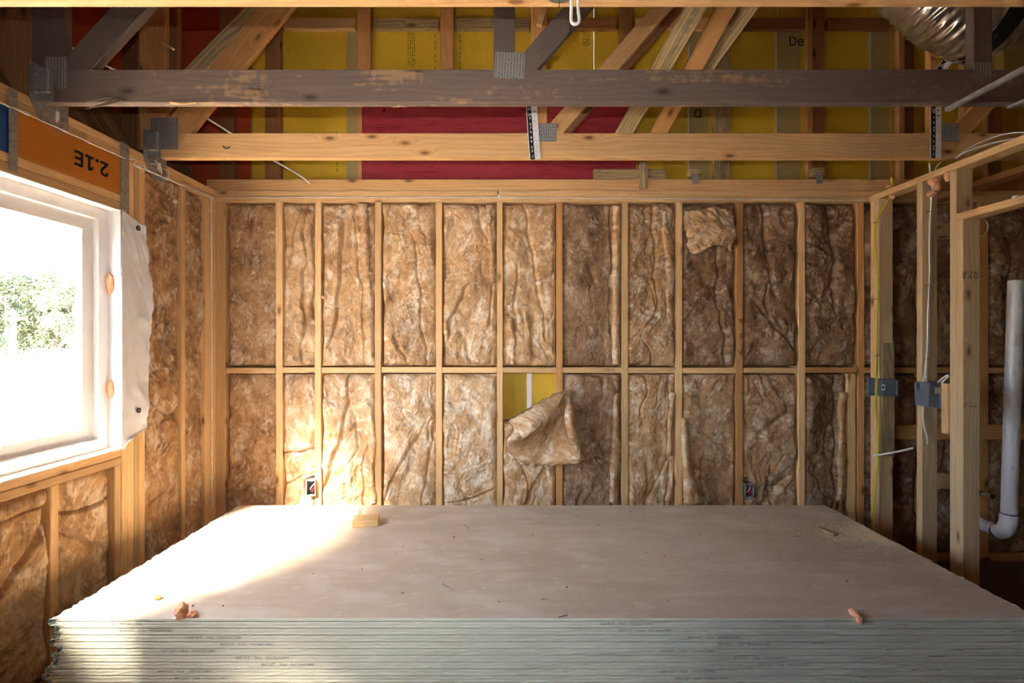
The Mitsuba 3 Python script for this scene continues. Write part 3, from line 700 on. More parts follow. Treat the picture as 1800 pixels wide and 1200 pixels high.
# printed marks on the yellow boards: rings with a stroke, and columns of dashes
def ring(cx, cz, r, y, w=.0035):
    m = trimesh.creation.annulus(r - w, r, .0006, sections=24)
    m.apply_transform(trimesh.transformations.rotation_matrix(math.pi / 2, [1, 0, 0])); m.apply_translation((cx, y, cz))
    return m
def marks(parts, ink, lab):
    put('printed_mark', cat(*parts), M[ink], GB, label=lab)
for cxp, cyp, lab in ((722, 104, 'round printed mark on yellow sheathing left of the gable stud'), (1031, 70, 'round printed mark on yellow sheathing by the centre web')):
    c = (gx(cxp), gz(cyp)); y = ys - .001
    parts = [ring(c[0], c[1], .026, y), trimesh.creation.box((.006, .0006, .030), transform=trimesh.transformations.translation_matrix((c[0], y, c[1])) @ trimesh.transformations.rotation_matrix(.8, (0, 1, 0)))]
    for col in (-.022, -.008, .006, .020):
        zz = c[1] + .036
        r2 = np.random.default_rng(int(cxp + col * 1000))
        while zz < gz(52):
            ln = .006 + .012 * r2.random()
            parts.append(box(c[0] + col - .0022, c[0] + col + .0022, y - .0003, y + .0003, zz, zz + ln)); zz += ln + .004 + .006 * r2.random()
    marks(parts, 'stamp_ink', lab)
for cxp, y0p, y1p in ((764, 62, 120), (808, 55, 120), (590, 232, 300)):
    parts = []; zz = gz(y1p); r2 = np.random.default_rng(cxp)
    while zz < gz(y0p):
        ln = .012 + .02 * r2.random(); parts.append(box(gx(cxp) - .0025, gx(cxp) + .0025, ys - .0013, ys - .0007, zz, zz + ln)); zz += ln + .010 + .02 * r2.random()
    marks(parts, 'stamp_ink', 'printed dashes on yellow sheathing')
# stamp on the red panel
y = 3.2222
sx0, sx1, sz0, sz1 = wx(657), wx(673), gz(237, y), gz(219, y)
parts = [box(sx0, sx1, y - .0004, y, sz1 - .002, sz1), box(sx0, sx0 + .002, y - .0004, y, sz0, sz1), box(sx1 - .002, sx1, y - .0004, y, sz0, sz1), box(sx0, sx1, y - .0004, y, sz0, sz0 + .002)]
for k in range(3):
    parts.append(box(sx0 + .008, sx1 - .012 + .004 * k, y - .0004, y, sz0 + .014 + .016 * k, sz0 + .018 + .016 * k))
parts.append(trimesh.creation.cylinder(.011, .0006, sections=16, transform=trimesh.transformations.translation_matrix((wx(672), y, gz(194, y))) @ trimesh.transformations.rotation_matrix(math.pi / 2, (1, 0, 0))))
marks(parts, 'red_stamp_ink', 'dark boxed stamp on the red panel')

# ================================================================== trusses
def plate(cx, cz, w, h, y, parent, rot=0.0, mm='nail_plate'):
    V = np.array([[-w / 2, 0, -h / 2], [w / 2, 0, -h / 2], [w / 2, 0, h / 2], [-w / 2, 0, h / 2], [-w / 2, .0015, -h / 2], [w / 2, .0015, -h / 2], [w / 2, .0015, h / 2], [-w / 2, .0015, h / 2]])
    uv = V[:, [0, 2]] + 5.0
    R = trimesh.transformations.rotation_matrix(rot, (0, 1, 0))[:3, :3]
    V2 = V @ R.T + np.array([cx, y - .0015, cz])
    Fq = np.array([[0, 1, 2, 3], [7, 6, 5, 4], [0, 4, 5, 1], [1, 5, 6, 2], [2, 6, 7, 3], [3, 7, 4, 0]])
    return put('nail_plate', (V2, Fq), M[mm], parent, uv=uv, label='punched metal connector plate')
def web(p0, p1, w, mm, parent, t=.038, name='web', y=None):
    """A truss member in the truss plane: width w in the plane, t thick in depth; its front face at the points' depth."""
    p0, p1 = np.array(p0, float), np.array(p1, float)
    p0[1] += t / 2; p1[1] += t / 2
    a = (p1 - p0) / np.linalg.norm(p1 - p0)
    up = np.cross(a, (0, 1, 0))
    return put(name, board(p0, p1, t, w, up=up), M[mm], parent)
TZ = PL2 + .0015
# nearest truss: only its underside shows along the top of the photo
t1 = thing('roof_truss', 'pine roof truss whose bottom chord crosses the top edge of the photo', 'roof truss', 'roof trusses')
put('bottom_chord', bx(-2.15, 4.9, 1.39, 1.428, TZ, TZ + .14), M['pine_chord'], t1)
web(P(890, -60, 1.39) - [0, 0, 0.0], P(890, -60, 1.39) + [0, 0, 1.0], .089, 'pine', t1)
# grey stained truss
t2 = thing('roof_truss', 'grey stained roof truss with a scarred bottom chord, second from the camera', 'roof truss', 'roof trusses')
Y2 = 2.0
put('bottom_chord', bx(P(62, 0, Y2)[0], 4.9, Y2, Y2 + .038, TZ, TZ + .139), M['grey_wood'], t2)
web(P(84, 120, Y2), P(84, -160, Y2), .140, 'grey_dark', t2)
web(P(120, 130, Y2), P(330, -100, Y2), .115, 'grey_dark', t2)
web(P(886.5, 121, Y2), P(886.5, -160, Y2), .089, 'grey_dark', t2)
web(P(921, 120, Y2), P(1088, -72, Y2), .089, 'grey_dark', t2)
web(P(1728, 121, Y2), P(1728, -160, Y2), .080, 'grey_dark', t2)
plate(*P(896, 115, Y2)[[0, 2]], .125, .108, Y2, t2, rot=0.05)
plate(*P(99, 128, Y2)[[0, 2]], .090, .135, Y2, t2)
plate(*P(1728, 122, Y2)[[0, 2]], .070, .06, Y2, t2)
# splinters torn from the lower edge
def splinter(p0, p1, w, parent, mm):
    p0, p1 = np.array(p0), np.array(p1)
    put('splinter', tube([p0, (p0 + p1) / 2 + [0, -.004, -.004], p1], w, 5, 8, np.linspace(1, .15, 8)), M[mm], parent, smooth=True)
for (a, b, c, d, w) in ((212, 174, 150, 192, .006), (205, 172, 158, 183, .005), (220, 176, 165, 188, .005), (196, 170, 145, 180, .004), (215, 178, 175, 187, .004)):
    splinter(P(a, b, Y2 - .006), P(c, d, Y2 - .02), w, t2, 'grey_wood')
splinter(P(345, 181, Y2 - .004), P(290, 183, Y2 - .004), .005, t2, 'pine'); splinter(P(300, 180, Y2 - .004), P(342, 183, Y2 - .004), .006, t2, 'pine')
splinter(P(705, 186, Y2 - .003), P(688, 188, Y2 - .012), .003, t2, 'pine'); splinter(P(700, 185, Y2 - .003), P(716, 188, Y2 - .01), .003, t2, 'pine')
# light truss
t3 = thing('roof_truss', 'light pine roof truss with knotty bottom chord, between grey truss and gable', 'roof truss', 'roof trusses')
Y3 = 2.612
put('bottom_chord', bx(P(283, 0, Y3)[0], 4.9, Y3, Y3 + .038, TZ, TZ + .137), M['pine_chord'], t3)
web(P(267, 262, Y3), P(267, -60, Y3), .140, 'pine_orange', t3, name='heel_post')
web(P(228, 262, 2.72), P(228, -60, 2.72), .095, 'brown_wood', t3, name='heel_post')
web(P(302, 237, 2.70), P(302, -60, 2.70), .06, 'brown_wood', t3, name='heel_post')
web(P(302, 237, Y3), P(541, -60, Y3), .140, 'pine_orange', t3)
web(P(262, 205, Y3 + .06), P(500, -40, Y3 + .06), .089, 'treated', t3)
web(P(948, 240, Y3), P(948, -60, Y3), .085, 'pine_orange', t3)
web(P(974, 230, Y3 + .002), P(1228, -60, Y3 + .002), .089, 'pine_chord', t3)
web(P(985, 232, Y3 + .043), P(1250, -60, Y3 + .043), .089, 'brown_wood', t3)
web(P(1672, 250, Y3), P(1850, 60, Y3), .089, 'pine_orange', t3)
web(P(1642, 238, Y3 + .04), P(1642, -60, Y3 + .04), .04, 'pine_orange', t3)
web(P(1704, 238, Y3 + .03), P(1704, -60, Y3 + .03), .06, 'pine_orange', t3)
plate(*P(289, 235, Y3)[[0, 2]], .148, .172, Y3 - .001, t3)
plate(*P(962, 233, Y3)[[0, 2]], .102, .100, Y3 - .001, t3)
plate(*P(1670, 233, Y3)[[0, 2]], .087, .10, Y3 - .001, t3)
# nail bent on the light chord
put('bent_nail', tube([P(393, 257, Y3), P(398, 261, Y3 - .012), P(404, 258, Y3 - .014)], .003, 6, 8), M['crumb_dark'], t3, smooth=True, label='bent nail')

# gable braces slanting forward from the back wall plate
def brace(p0, p1, lab, mm, w=.089):
    a = (p1 - p0) / np.linalg.norm(p1 - p0)
    up = np.cross(a, np.cross((0, 1, 0), a))
    put('diagonal_brace', board(p0, p1, w, .038, up=up), M[mm], label=lab, cat='brace', group='braces slanting up from the back wall')
brace(P(1088, 250, 3.10) + (P(1088, 250, 3.10) - P(1257, -46, 2.36)) * .085, P(1257, -46, 2.36), 'weathered striped pine brace slanting up, leftmost of the three brace boards right of centre', 'treated', .105)
brace(P(1149, 250, 3.12) + (P(1149, 250, 3.12) - P(1308, -46, 2.40)) * .085, P(1308, -46, 2.40), 'orange grained pine brace slanting up, middle of the three brace boards right of centre', 'pine_orange', .100)
brace(P(1201, 172, 2.93), P(1356, -46, 2.42), 'grey weathered brace ending behind the grey truss, rightmost of the three brace boards', 'treated', .098)
sc = P(1107, 306, 3.19)
k = thing('wood_scrap', 'grey weathered wood scraps lying on the plate under the diagonal braces', 'wood scrap')
put('flat_piece', bx(wx(1044), wx(1170), 3.19, 3.24, PL2 + .08, wz(298) + .01), M['treated'], k)
put('upright_piece', bx(wx(1124), wx(1138), 3.165, 3.183, PL2 + .01, wz(286)), M['treated'], k)
put('wood_chip', board(P(283, 74, 2.60), P(304, 86, 2.58), .02, .012), M['pine'], label='small splinter of pale wood stuck to the post behind the grey truss', cat='wood chip')
put('wood_chip', board(P(948, 45, 2.58), P(954, 26, 2.58), .02, .03), M['pine'], label='pale wood chip wedged above the centre web of the light truss', cat='wood chip')
put('roof_post', bx(P(-20, 0, 2.06)[0], P(53, 0, 2.06)[0], 2.06, 2.10, PL2 + .001, CZ + 2.7), M['brown_wood'], label='knotty brown post above the left wall behind the grey truss', cat='post')
for px_, py_, lab in ((1217, 295, 'small grey wood block with connector hanging below the light chord, left one'), (1430, 300, 'small grey wood block with connector hanging below the light chord, right one')):
    q = P(px_ - 8, py_ + 10, 3.15); k = thing('connector_block', lab, 'wood block', 'blocks on the back wall plate')
    put('block', bx(q[0], q[0] + .07, 3.10, 3.15, PL2 + .08, PL2 + .125), M['treated'], k)
    put('connector', rbox(q[0] + .012, q[0] + .055, 3.095, 3.0995, PL2 + .02, PL2 + .085), M['galvanised'], k)

# ---- hardware of the left wall
def tie(yc, zoff, lab):
    k = thing('truss_tie', lab, 'metal connector', 'metal truss ties on the left wall')
    x = XL + .001
    w = .10
    # lower flange on the plates, slanted corner, and a seat wrapping up to the chord
    poly = np.array([(-.055, .005), (-.055, .16), (.02, .16), (.02, .09), (.115, .075), (.115, -.075), (.07, -.09), (-.02, -.06)])
    from shapely.geometry import Polygon
    m = trimesh.creation.extrude_polygon(Polygon(poly * [1, 1]), .002, engine='earcut')
    M4 = np.eye(4); M4[:3, 0] = (0, 1, 0); M4[:3, 1] = (0, 0, 1); M4[:3, 2] = (1, 0, 0); M4[:3, 3] = (x, yc, PL2 - .01 + zoff)
    m.apply_transform(M4)
    put('flange', m, M['galvanised'], k)
    put('seat', cat(rbox(x, x + .075, yc - .030, yc - .028, PL2 - .01, PL2 + .13, .0005), rbox(x + .002, x + .07, yc - .048, yc - .03, PL2 + .02, PL2 + .125, .006)), M['galvanised'], k)
    nails = []
    for a in range(7):
        dy, dz = rng.uniform(-.03, .10), rng.uniform(-.05, .06)
        nails.append(trimesh.creation.cylinder(.004, .003, sections=8, transform=trimesh.transformations.translation_matrix((x + .003, yc + dy, PL2 - .01 + dz)) @ trimesh.transformations.rotation_matrix(math.pi / 2, (0, 1, 0))))
    for nn in nails: put('nail_head', nn, M['steel_dull'], k)
    put('sticker', box(x + .0022, x + .0028, yc + .055, yc + .072, PL2 - .055, PL2 - .005), M['label_white'], k, label='small white sticker')
tie(2.0, 0, 'grey metal tie fixing the grey truss to the left wall plates')
tie(2.60, -.01, 'grey metal tie fixing the light truss to the left wall plates near the corner')
def strap(y0, y1, z0, z1, lab, rows):
    k = thing('metal_strap', lab, 'metal strap', 'metal straps across the left wall header')
    put('band', rbox(XL + .0035, XL + .006, y0, y1, z0, z1, .0008), M['galvanised'], k)
    for i in range(rows):
        for s in (.28, .72):
            zz = z0 + (z1 - z0) * (i + .5 + (s - .5) * .5) / rows
            put('nail_head', trimesh.creation.cylinder(.0045, .003, sections=8, transform=trimesh.transformations.translation_matrix((XL + .007, y0 + (y1 - y0) * s, zz)) @ trimesh.transformations.rotation_matrix(math.pi / 2, (0, 1, 0))), M['steel_dull'], k)
strap(2.395, 2.447, CZ + .63, PL2 + .004, 'wide grey metal strap at the right end of the orange header', 9)
strap(1.862, 1.896, CZ + .66, PL2 - .01, 'narrow grey metal strap at the left end of the orange header', 7)

# white sealant beads
def bead(pts, r, seed, n, lab, jitter=.004):
    pts = np.asarray(pts, float)
    t = np.concatenate([[0], np.cumsum(np.linalg.norm(np.diff(pts, axis=0), axis=1))])
    s = np.linspace(0, t[-1], n)
    q = np.stack([np.interp(s, t, pts[:, k]) for k in range(3)], -1)
    q += (meshkit.fbm(q[:, None, :] * 14 + np.arange(3)[None, :, None] * 31, 3, seed) - .5) * jitter * 2
    tp = .5 + 1.0 * meshkit.noise(q * 28, seed + 4) + .9 * (meshkit.noise(q * 55, seed + 9) > .8)
    put('sealant_bead', tube(q, r, 6, None, tp), M['caulk'], smooth=True, label=lab, cat='sealant')
bead([(XL + .006, 1.80, CZ + .905), (XL + .005, 1.90, CZ + .912), (XL + .004, 2.42, CZ + .918)], .0032, 3, 120, 'white sealant line along the plate above the orange header')
bead([(XL + .005, 2.47, CZ + .906), (XL + .004, D - .02, CZ + .935)], .0045, 5, 120, 'lumpy white sealant line along the left wall plate near the corner', .007)
bead([(XL + .006, D - .06, CZ + .93), (XL + .006, D - .05, 0.35)], .0046, 6, 260, 'white sealant line running down the left corner stud', .004)
bead([(XL + .05, D - .006, CZ + .943), (wx(900), D - .005, CZ + .944), (wx(1520), D - .004, CZ + .925)], .0028, 7, 420, 'thin white sealant line along the back wall top plate', .005)
CURL = ['second from the left', 'middle one', 'fourth from the left', 'rightmost', 'leftmost']
for i, (a, b, c, d) in enumerate(((240, 290, 248, 302), (268, 282, 280, 306), (262, 288, 272, 298), (284, 296, 292, 312), (225, 280, 231, 288))):
    p0, p1 = np.array([XL + .01, ly(a), CZ + (597 - b) * ly(a) / F]), np.array([XL + .012, ly(c), CZ + (597 - d) * ly(c) / F])
    mid = (p0 + p1) / 2 + [0.015, .01 * (-1) ** i, .01]
    put('sealant_string', tube([p0, mid, p1], .0025, 6, 14), M['caulk'], smooth=True, label=CURL[i] + ' of the white sealant curls dangling from the left wall plate', cat='sealant', group='sealant curls on the left wall plate')
q = np.array([XL - .02, 2.76, CZ + (597 - 354) * 2.76 / F])
put('sealant_drop', lump(q + [.04, 0, 0], (.012, .012, .014), 3, sub=2), M['caulk'], smooth=True, label='white blob of sealant on the tall batt left of the corner', cat='sealant')

# ---- house wrap flap with cap nails
hw = thing('house_wrap_flap', 'white crinkled house wrap folded around the window jamb', 'house wrap')
ny, nz = 40, 160
def wrap_edge(v):     # how far the flap reaches over the studs (depth), by height fraction
    return np.interp(v, [0, .035, .06, .15, .25, .27, .5, .75, .93, 1.0], [.02, .10, .150, .135, .150, .160, .165, .168, .125, .118]) * 1.0
vz = np.linspace(0, 1, nz)
zz = SILL - .015 + vz * (HEAD + .005 - SILL + .015)
Vv = []
for j, v in enumerate(vz):
    reach = wrap_edge(v)
    for i in range(ny):
        s = i / (ny - 1)
        y = JAMB - .004 + reach * s
        z = zz[j] + (.05 * s * (1 - min(1, v / .10)) if v < .10 else 0) - (.055 * s * max(0, (v - .93) / .07))
        cr = .034 * (meshkit.fbm(np.array([y * 9 + z * 3, z * 3.5, 1.0]), 3, 8) - .5) + .009 * (meshkit.noise(np.array([y * 55 + z * 20, z * 14, 2.0]), 9) - .5) + .0028 * (meshkit.noise(np.array([y * 130, z * 160, 2.0]), 10) - .5)
        x = XL + .006 + s * .012 + abs(cr) * 1.5 * (.2 + s)
        Vv.append((x, y, z))
Vv = np.array(Vv); idx = np.arange(nz * ny).reshape(nz, ny)
Ff = np.concatenate([np.stack([idx[:-1, :-1], idx[:-1, 1:], idx[1:, 1:]], -1).reshape(-1, 3), np.stack([idx[:-1, :-1], idx[1:, 1:], idx[1:, :-1]], -1).reshape(-1, 3)])
Vb = Vv - [0.0012, 0, 0]
Ff2 = np.concatenate([Ff, Ff[:, ::-1] + len(Vv)])
put('wrap_sheet', (np.concatenate([Vv, Vb]), Ff2), M['house_wrap'], hw, smooth=True)
for px_, py_ in ((243, 401), (244, 721)):
    y = -(XL + .030) * F / (900 - px_); z = CZ + (597 - py_) * y / F
    Rm = trimesh.transformations.translation_matrix((XL + .030, y, z)) @ trimesh.transformations.rotation_matrix(math.pi / 2, (0, 1, 0))
    c = put('cap_nail', trimesh.creation.cylinder(.0135, .004, sections=20, transform=Rm), M['cable_black'], hw, label='black cap nail')
    put('nail_head', trimesh.creation.cylinder(.004, .0055, sections=10, transform=Rm), M['steel_dull'], c)
for py_, h, lab in ((497, .055, 'upper orange spray foam dab in the window jamb joint'), (684, .045, 'lower orange spray foam dab in the window jamb joint')):
    d = JAMB - .012
    put('foam_dab', lump((WXI + .012, d, CZ + (597 - py_) * d / F), (.018, .012, h), int(py_), .25), M['foam'], smooth=True, label=lab, cat='spray foam', group='foam dabs on the window jamb')

# ================================================================== the stack of boards
SX0, SX1, SY0, SY1 = -1.700, 1.964, 1.782, 3.002
NS, PITCH = 34, 0.01268
TOPZ = NS * PITCH
prints = {1: [(250, '08/29/26 PG 15:08')], 3: [(303, '08/29/26 PG 15:08')], 5: [(424, '08/29/26 PG 15:08'), (1302, '08/29/26 PG 15:08')], 7: [(480, '08/29/26 PG 15:08'), (1355, '08/29/26 PG 15:08')],
          9: [(378, '08/29/26 PG 15:08'), (1255, '08/29/26 PG 15:08')], 11: [(508, '08/29/26 PG 15:08'), (1384, '08/29/26 PG 15:08')], 13: [(552, '08/29/26 PG 15:08'), (1426, '08/29/26 PG 15:08')],
          15: [(372, '08/29/26 PG 15:08'), (1256, '08/29/26 PG 15:08')], 17: [(400, '08/29/26 PG 15:08'), (1280, '08/29/26 PG 15:08')]}
prints[1] += [(1148, '08/29/26 PG 15:08')]; prints[3] += [(1180, '08/29/26 PG 15:08')]
pair_off = [0.0, .012, .016, -.006, .022, .010, .004, -.018, -.03, -.02, 0, .01, -.01, 0, .01, -.01, 0.0]
srng = np.random.default_rng(3)
for i in range(NS):
    z1 = TOPZ - i * PITCH; z0 = z1 - 0.01235
    po = pair_off[i // 2]
    x0, x1 = SX0 + po + srng.uniform(-.003, .003), SX1 + po * .6 + srng.uniform(-.003, .003)
    y0, y1 = SY0 + srng.uniform(-.0006, .0006), SY1 + srng.uniform(-.004, .004)
    if i == 0: x0, x1, y0, y1 = SX0, SX1, SY0, SY1
    up_face = i % 2 == 1      # boards lie in pairs face to face; the face side is tapered near the long edges
    k = thing('drywall_sheet', ('topmost drywall sheet of the stack, dusty brown back paper upward' if i == 0 else f'drywall sheet, {ORD[i]} from the top of the stack, pale grey-green long edge'), 'drywall sheet', 'drywall sheets in the stack')
    # profile across y: bevelled and tapered edge on the face side
    tp, bv = .0019, .0016
    if up_face: prof = [(y0 + bv, z0), (y0, z0 + bv), (y0, z1 - tp - bv), (y0 + bv, z1 - tp), (y0 + .06, z1), (y1 - .06, z1), (y1 - bv, z1 - tp), (y1, z1 - tp - bv), (y1, z0 + bv), (y1 - bv, z0)]
    else: prof = [(y0 + bv, z0 + tp), (y0, z0 + tp + bv), (y0, z1 - bv), (y0 + bv, z1), (y0 + .06, z1), (y1 - .06, z1), (y1 - bv, z1), (y1, z1 - bv), (y1, z0 + tp + bv), (y1 - bv, z0 + tp), (y1 - .06, z0), (y0 + .06, z0)]
    n = len(prof)
    V = [(x0, a, b) for a, b in prof] + [(x1, a, b) for a, b in prof]
    Fq = [(j, (j + 1) % n, n + (j + 1) % n, n + j) for j in range(n)]
    Ft = [f for a, b, c, d in Fq for f in ((a, b, c), (a, c, d))]
    edge = trimesh.Trimesh(np.array(V), np.array(Ft), process=False)
    if edge.face_normals[0][1] > 0: pass
    V = np.array(V)
    top_faces = [f for f in Ft if all(abs(V[q][2] - z1) < 1e-6 for q in f)] if i == 0 else []
    side = [f for f in Ft if f not in top_faces]
    def orient(fs):
        m = trimesh.Trimesh(V, np.array(fs), process=False)
        c = np.array([(x0 + x1) / 2, (y0 + y1) / 2, (z0 + z1) / 2])
        fl = ((m.triangles_center - c) * m.face_normals).sum(1) < 0
        F2 = np.array(fs); F2[fl] = F2[fl][:, ::-1]
        return F2
    put('paper_edge', (V, orient(side)), M['drywall_edge'], k)
    if i == 0: put('back_paper', (V, orient(top_faces)), M['drywall_back'], k, label='dusty brown back paper')
    from shapely.geometry import Polygon
    e = trimesh.creation.extrude_polygon(Polygon(prof), .004, engine='earcut')
    for xe, nm in ((x0 + .0005, 'core'), (x1 - .0045, 'core')):
        M4 = np.eye(4); M4[:3, 0] = (0, 1, 0); M4[:3, 1] = (0, 0, 1); M4[:3, 2] = (1, 0, 0); M4[:3, 3] = (xe, 0, 0)
        ee = e.copy(); ee.apply_transform(M4)
        put(nm, ee, M['gypsum'], k)
    if i % 2 == 1 and i < 24:      # torn end tape that holds a pair together, left and right ends
        for side_ in (0, 1):
            ns = 90
            ysq = np.linspace(SY0 - .004, SY1 - .01, ns)
            tr = np.random.default_rng(500 + i + side_)
            zc = z1
            out = (.010 + .016 * tr.random(ns)) * np.where(side_ == 0, -1, .6)
            xb = x0 if side_ == 0 else x1
            rows = [np.stack([np.full(ns, xb) - (.0 if side_ else -.012), ysq, np.full(ns, zc + .0128)], -1),
                    np.stack([xb + out * .8, ysq, zc + .011 + tr.uniform(-.002, .002, ns)], -1),
                    np.stack([xb + out + tr.uniform(-.004, .004, ns), ysq + tr.uniform(-.004, .004, ns), zc + tr.uniform(-.003, .004, ns)], -1),
                    np.stack([xb + out * .7, ysq, zc - .011 + tr.uniform(-.002, .002, ns)], -1),
                    np.stack([np.full(ns, xb) - (.0 if side_ else -.012), ysq, np.full(ns, zc - .0125)], -1)]
            G = np.stack(rows, 0); ii = np.arange(5 * ns).reshape(5, ns)
            ft = np.concatenate([np.stack([ii[:-1, :-1], ii[:-1, 1:], ii[1:, 1:]], -1).reshape(-1, 3), np.stack([ii[:-1, :-1], ii[1:, 1:], ii[1:, :-1]], -1).reshape(-1, 3)])
            put('end_tape', (G.reshape(-1, 3), ft), M['end_tape'], k, label='torn blue-white end tape')
    for (pxr, txt) in prints.get(i, ()):
        hgt = .0084
        m = text_on(txt.replace(' ', '   '), hgt, (0, 0, 0), (-1, 0, 0), (0, 0, -1), .0003)
        m.vertices[:, 0] *= .197 / (m.bounds[1][0] - m.bounds[0][0])
        xr = (pxr - 900) * SY0 / F
        m.apply_translation((xr - m.bounds[1][0], y0 - .0004, (z0 + z1) / 2 + hgt / 2 - (.0008 if up_face else -.0008)))
        put('date_print', m, M['ink'], k, label='upside-down grey print 08/29/26 PG 15:08')

# ---- things lying on the stack
def on(px_, py_):           # a point on the top of the stack
    d = (CZ - TOPZ) * F / (py_ - 597)
    return np.array([(px_ - 900) * d / F, d, TOPZ])
b = thing('wood_offcut', 'pale wood offcut with two upright nails, on the back left of the stack', 'wood block')
p0, p1 = on(619, 929), on(664, 926)
dv = (p1 - p0); L = np.linalg.norm(dv); dv /= L; nv = np.array([-dv[1], dv[0], 0])
put('block', board(p0 + nv * .055 + [0, 0, .0195], p1 + nv * .055 + [0, 0, .0195], .10, .038), M['pine'], b)
for a, c in ((.03, .06), (.045, .065)):
    q = p0 + dv * a + nv * c
    put('nail', tube([q + [0, 0, .03], q + [-.002 if a < .04 else -.012, .0, .085]], .0016, 6), M['steel_dull'], b)
a, c = on(1441, 931), on(1470, 942)
put('wood_shim', board(a + [0, 0, .008], c + [0, 0, .008], .035, .015), M['treated'], label='thin weathered wood scrap lying on the right rear of the stack', cat='wood scrap')
def foam_bit(px_, py_, r, seed, lab, mm='foam', g='foam bits on the stack'):
    c = on(px_, py_)
    put('foam_bit', lump(c + [0, 0, r[2] * .7], r, seed, .5, 1.8), M[mm], smooth=True, label=lab, cat='spray foam', group=g)
foam_bit(319, 1083, (.020, .024, .026), 11, 'large orange spray foam lump on the front left of the stack')
foam_bit(338, 1083, (.018, .014, .013), 12, 'small orange foam lump just right of the large lump on the stack')
foam_bit(277, 1053, (.012, .012, .009), 13, 'small yellow-orange foam crumb at the left of the stack', 'foam_yellow')
c = np.array([(1508 - 900) * SY0 / F, SY0 - .002, TOPZ])
fb = put('foam_bit', cat(lump(c + [-.002, .02, .012], (.013, .02, .013), 14, .3), lump(c + [.002, -.004, -.004], (.011, .010, .015), 15, .3)), M['foam'], smooth=True,
         label='orange foam blob hanging over the front edge of the stack at the right', cat='spray foam', group='foam bits on the stack')
def nail_at(a, c, lab, r=.0016, name='loose_nail', g='loose nails on the stack'):
    p0, p1 = on(*a) + [0, 0, .0025], on(*c) + [0, 0, .0025]
    k = thing(name, lab, 'nail', g)
    put('shank', tube([p0, p1], r, 6), M['steel_dull'], k)
    ax = (p1 - p0) / np.linalg.norm(p1 - p0)
    put('head', tube([p0 - ax * .001, p0 + ax * .001], .004, 10), M['steel_dull'], k)
nail_at((778, 1027), (797, 1037), 'loose nail at the centre of the stack')
nail_at((560, 901), (571, 905), 'loose nail on the sunlit rear left of the stack')
nail_at((824, 929), (815, 922), 'loose nail near the rear centre of the stack, right of the wood offcut')
nail_at((952, 1053), (961, 1053), 'tiny loose nail right of centre on the stack', .0014)
nail_at((996, 1082), (982, 1085), 'dark splinter-like nail on the front edge of the stack at centre', .002)
def crumbs(n, seed, size, mm, name, lab, zone=None):
    r = np.random.default_rng(seed); ms = []
    base = trimesh.creation.icosphere(subdivisions=1)
    for k in range(n):
        x, y = (r.uniform(SX0 + .1, SX1 - .05), r.uniform(SY0 + .04, SY1 - .03)) if zone is None else zone(r)
        s = size * r.uniform(.4, 1.5)
        v = base.vertices * s * r.uniform(.5, 1.5, 3) * (1 + .4 * (r.random((len(base.vertices), 1)) - .5))
        v[:, 2] *= .6
        ms.append(trimesh.Trimesh(v + [x, y, TOPZ + s * .4], base.faces, process=False))
    put(name, cat(*ms), M[mm], label=lab, cat='debris', kind='stuff')
crumbs(230, 1, .0022, 'crumb_white', 'plaster_crumbs', 'white plaster crumbs scattered over the stack', lambda r: (SX0 + .3 + (SX1 - SX0 - .35) * r.random() ** .7, r.uniform(SY0 + .03, SY1 - .02)))
crumbs(70, 2, .0026, 'crumb_dark', 'dirt_crumbs', 'dark specks of dirt scattered over the stack')
def sawzone(r):
    while True:
        x, y = SX1 - .008 - r.exponential(.13), r.normal(2.53, .075)
        y += .35 * (SX1 - x) * (r.random() - .2)
        if x > SX1 - .6 and y < SY1 - .03: return x, y
crumbs(1500, 3, .0027, 'sawdust', 'sawdust', 'sawdust sprinkled on the right rear edge of the stack', sawzone)

# ================================================================== electrical
def outlet(px0, px1, py0, py1, lab, metal, seed):
    k = thing('outlet_box', lab, 'electrical box', 'outlet boxes in the back wall')
    x0, x1, z0, z1 = wx(px0), wx(px1), wz(py1), wz(py0)
    yf = D - .020; t = .003
    put('box_body', cat(box(x0, x0 + t, yf, yf + .07, z0, z1), box(x1 - t, x1, yf, yf + .07, z0, z1), box(x0, x1, yf, yf + .07, z0, z0 + t), box(x0, x1, yf, yf + .07, z1 - t, z1), box(x0, x1, yf + .067, yf + .07, z0, z1)), M['box_plastic'], k)
    put('rim', cat(box(x0 - .003, x0 + .002, yf - .002, yf + .002, z0, z1), box(x1 - .002, x1 + .003, yf - .002, yf + .002, z0, z1), box(x0 - .003, x1 + .003, yf - .002, yf + .002, z1 - .003, z1 + .002), box(x0 - .003, x1 + .003, yf - .002, yf + .002, z0 - .002, z0 + .003)), M['label_white' if metal else 'galvanised'], k)
    c = np.array([(x0 + x1) / 2, yf + .03, (z0 + z1) / 2])
    put('wire', tube([c + [-.02, .02, -.03], c + [0, -.02, .0], c + [.02, .0, .028]], .004, 6, 16), M['cable_white'], k, smooth=True, label='white wire')
    put('wire', tube([c + [.0, .02, -.015], c + [.012, -.018, -.012], c + [.004, -.012, -.028], c + [.018, .0, -.03]], .0055, 6, 20), M['cable_red'], k, smooth=True, label='red wire')
    put('wire', tube([c + [-.015, .02, -.035], c + [-.004, -.01, -.03], c + [.008, .01, -.02]], .004, 6, 14), M['cable_black'], k, smooth=True, label='black wire')
    put('ear', cat(rbox(c[0] - .012, c[0] + .012, yf - .002, yf + .001, z1 - .009, z1 + .008, .001), rbox(c[0] - .012, c[0] + .012, yf - .002, yf + .001, z0 - .004, z0 + .008, .001)), M['galvanised'], k)
outlet(541, 556, 842, 869, 'open outlet box with wires in the sunlit batt, left above the stack', True, 1)
outlet(1308, 1322, 849, 873, 'open outlet box with a red wire beside a stud, right above the stack', False, 2)

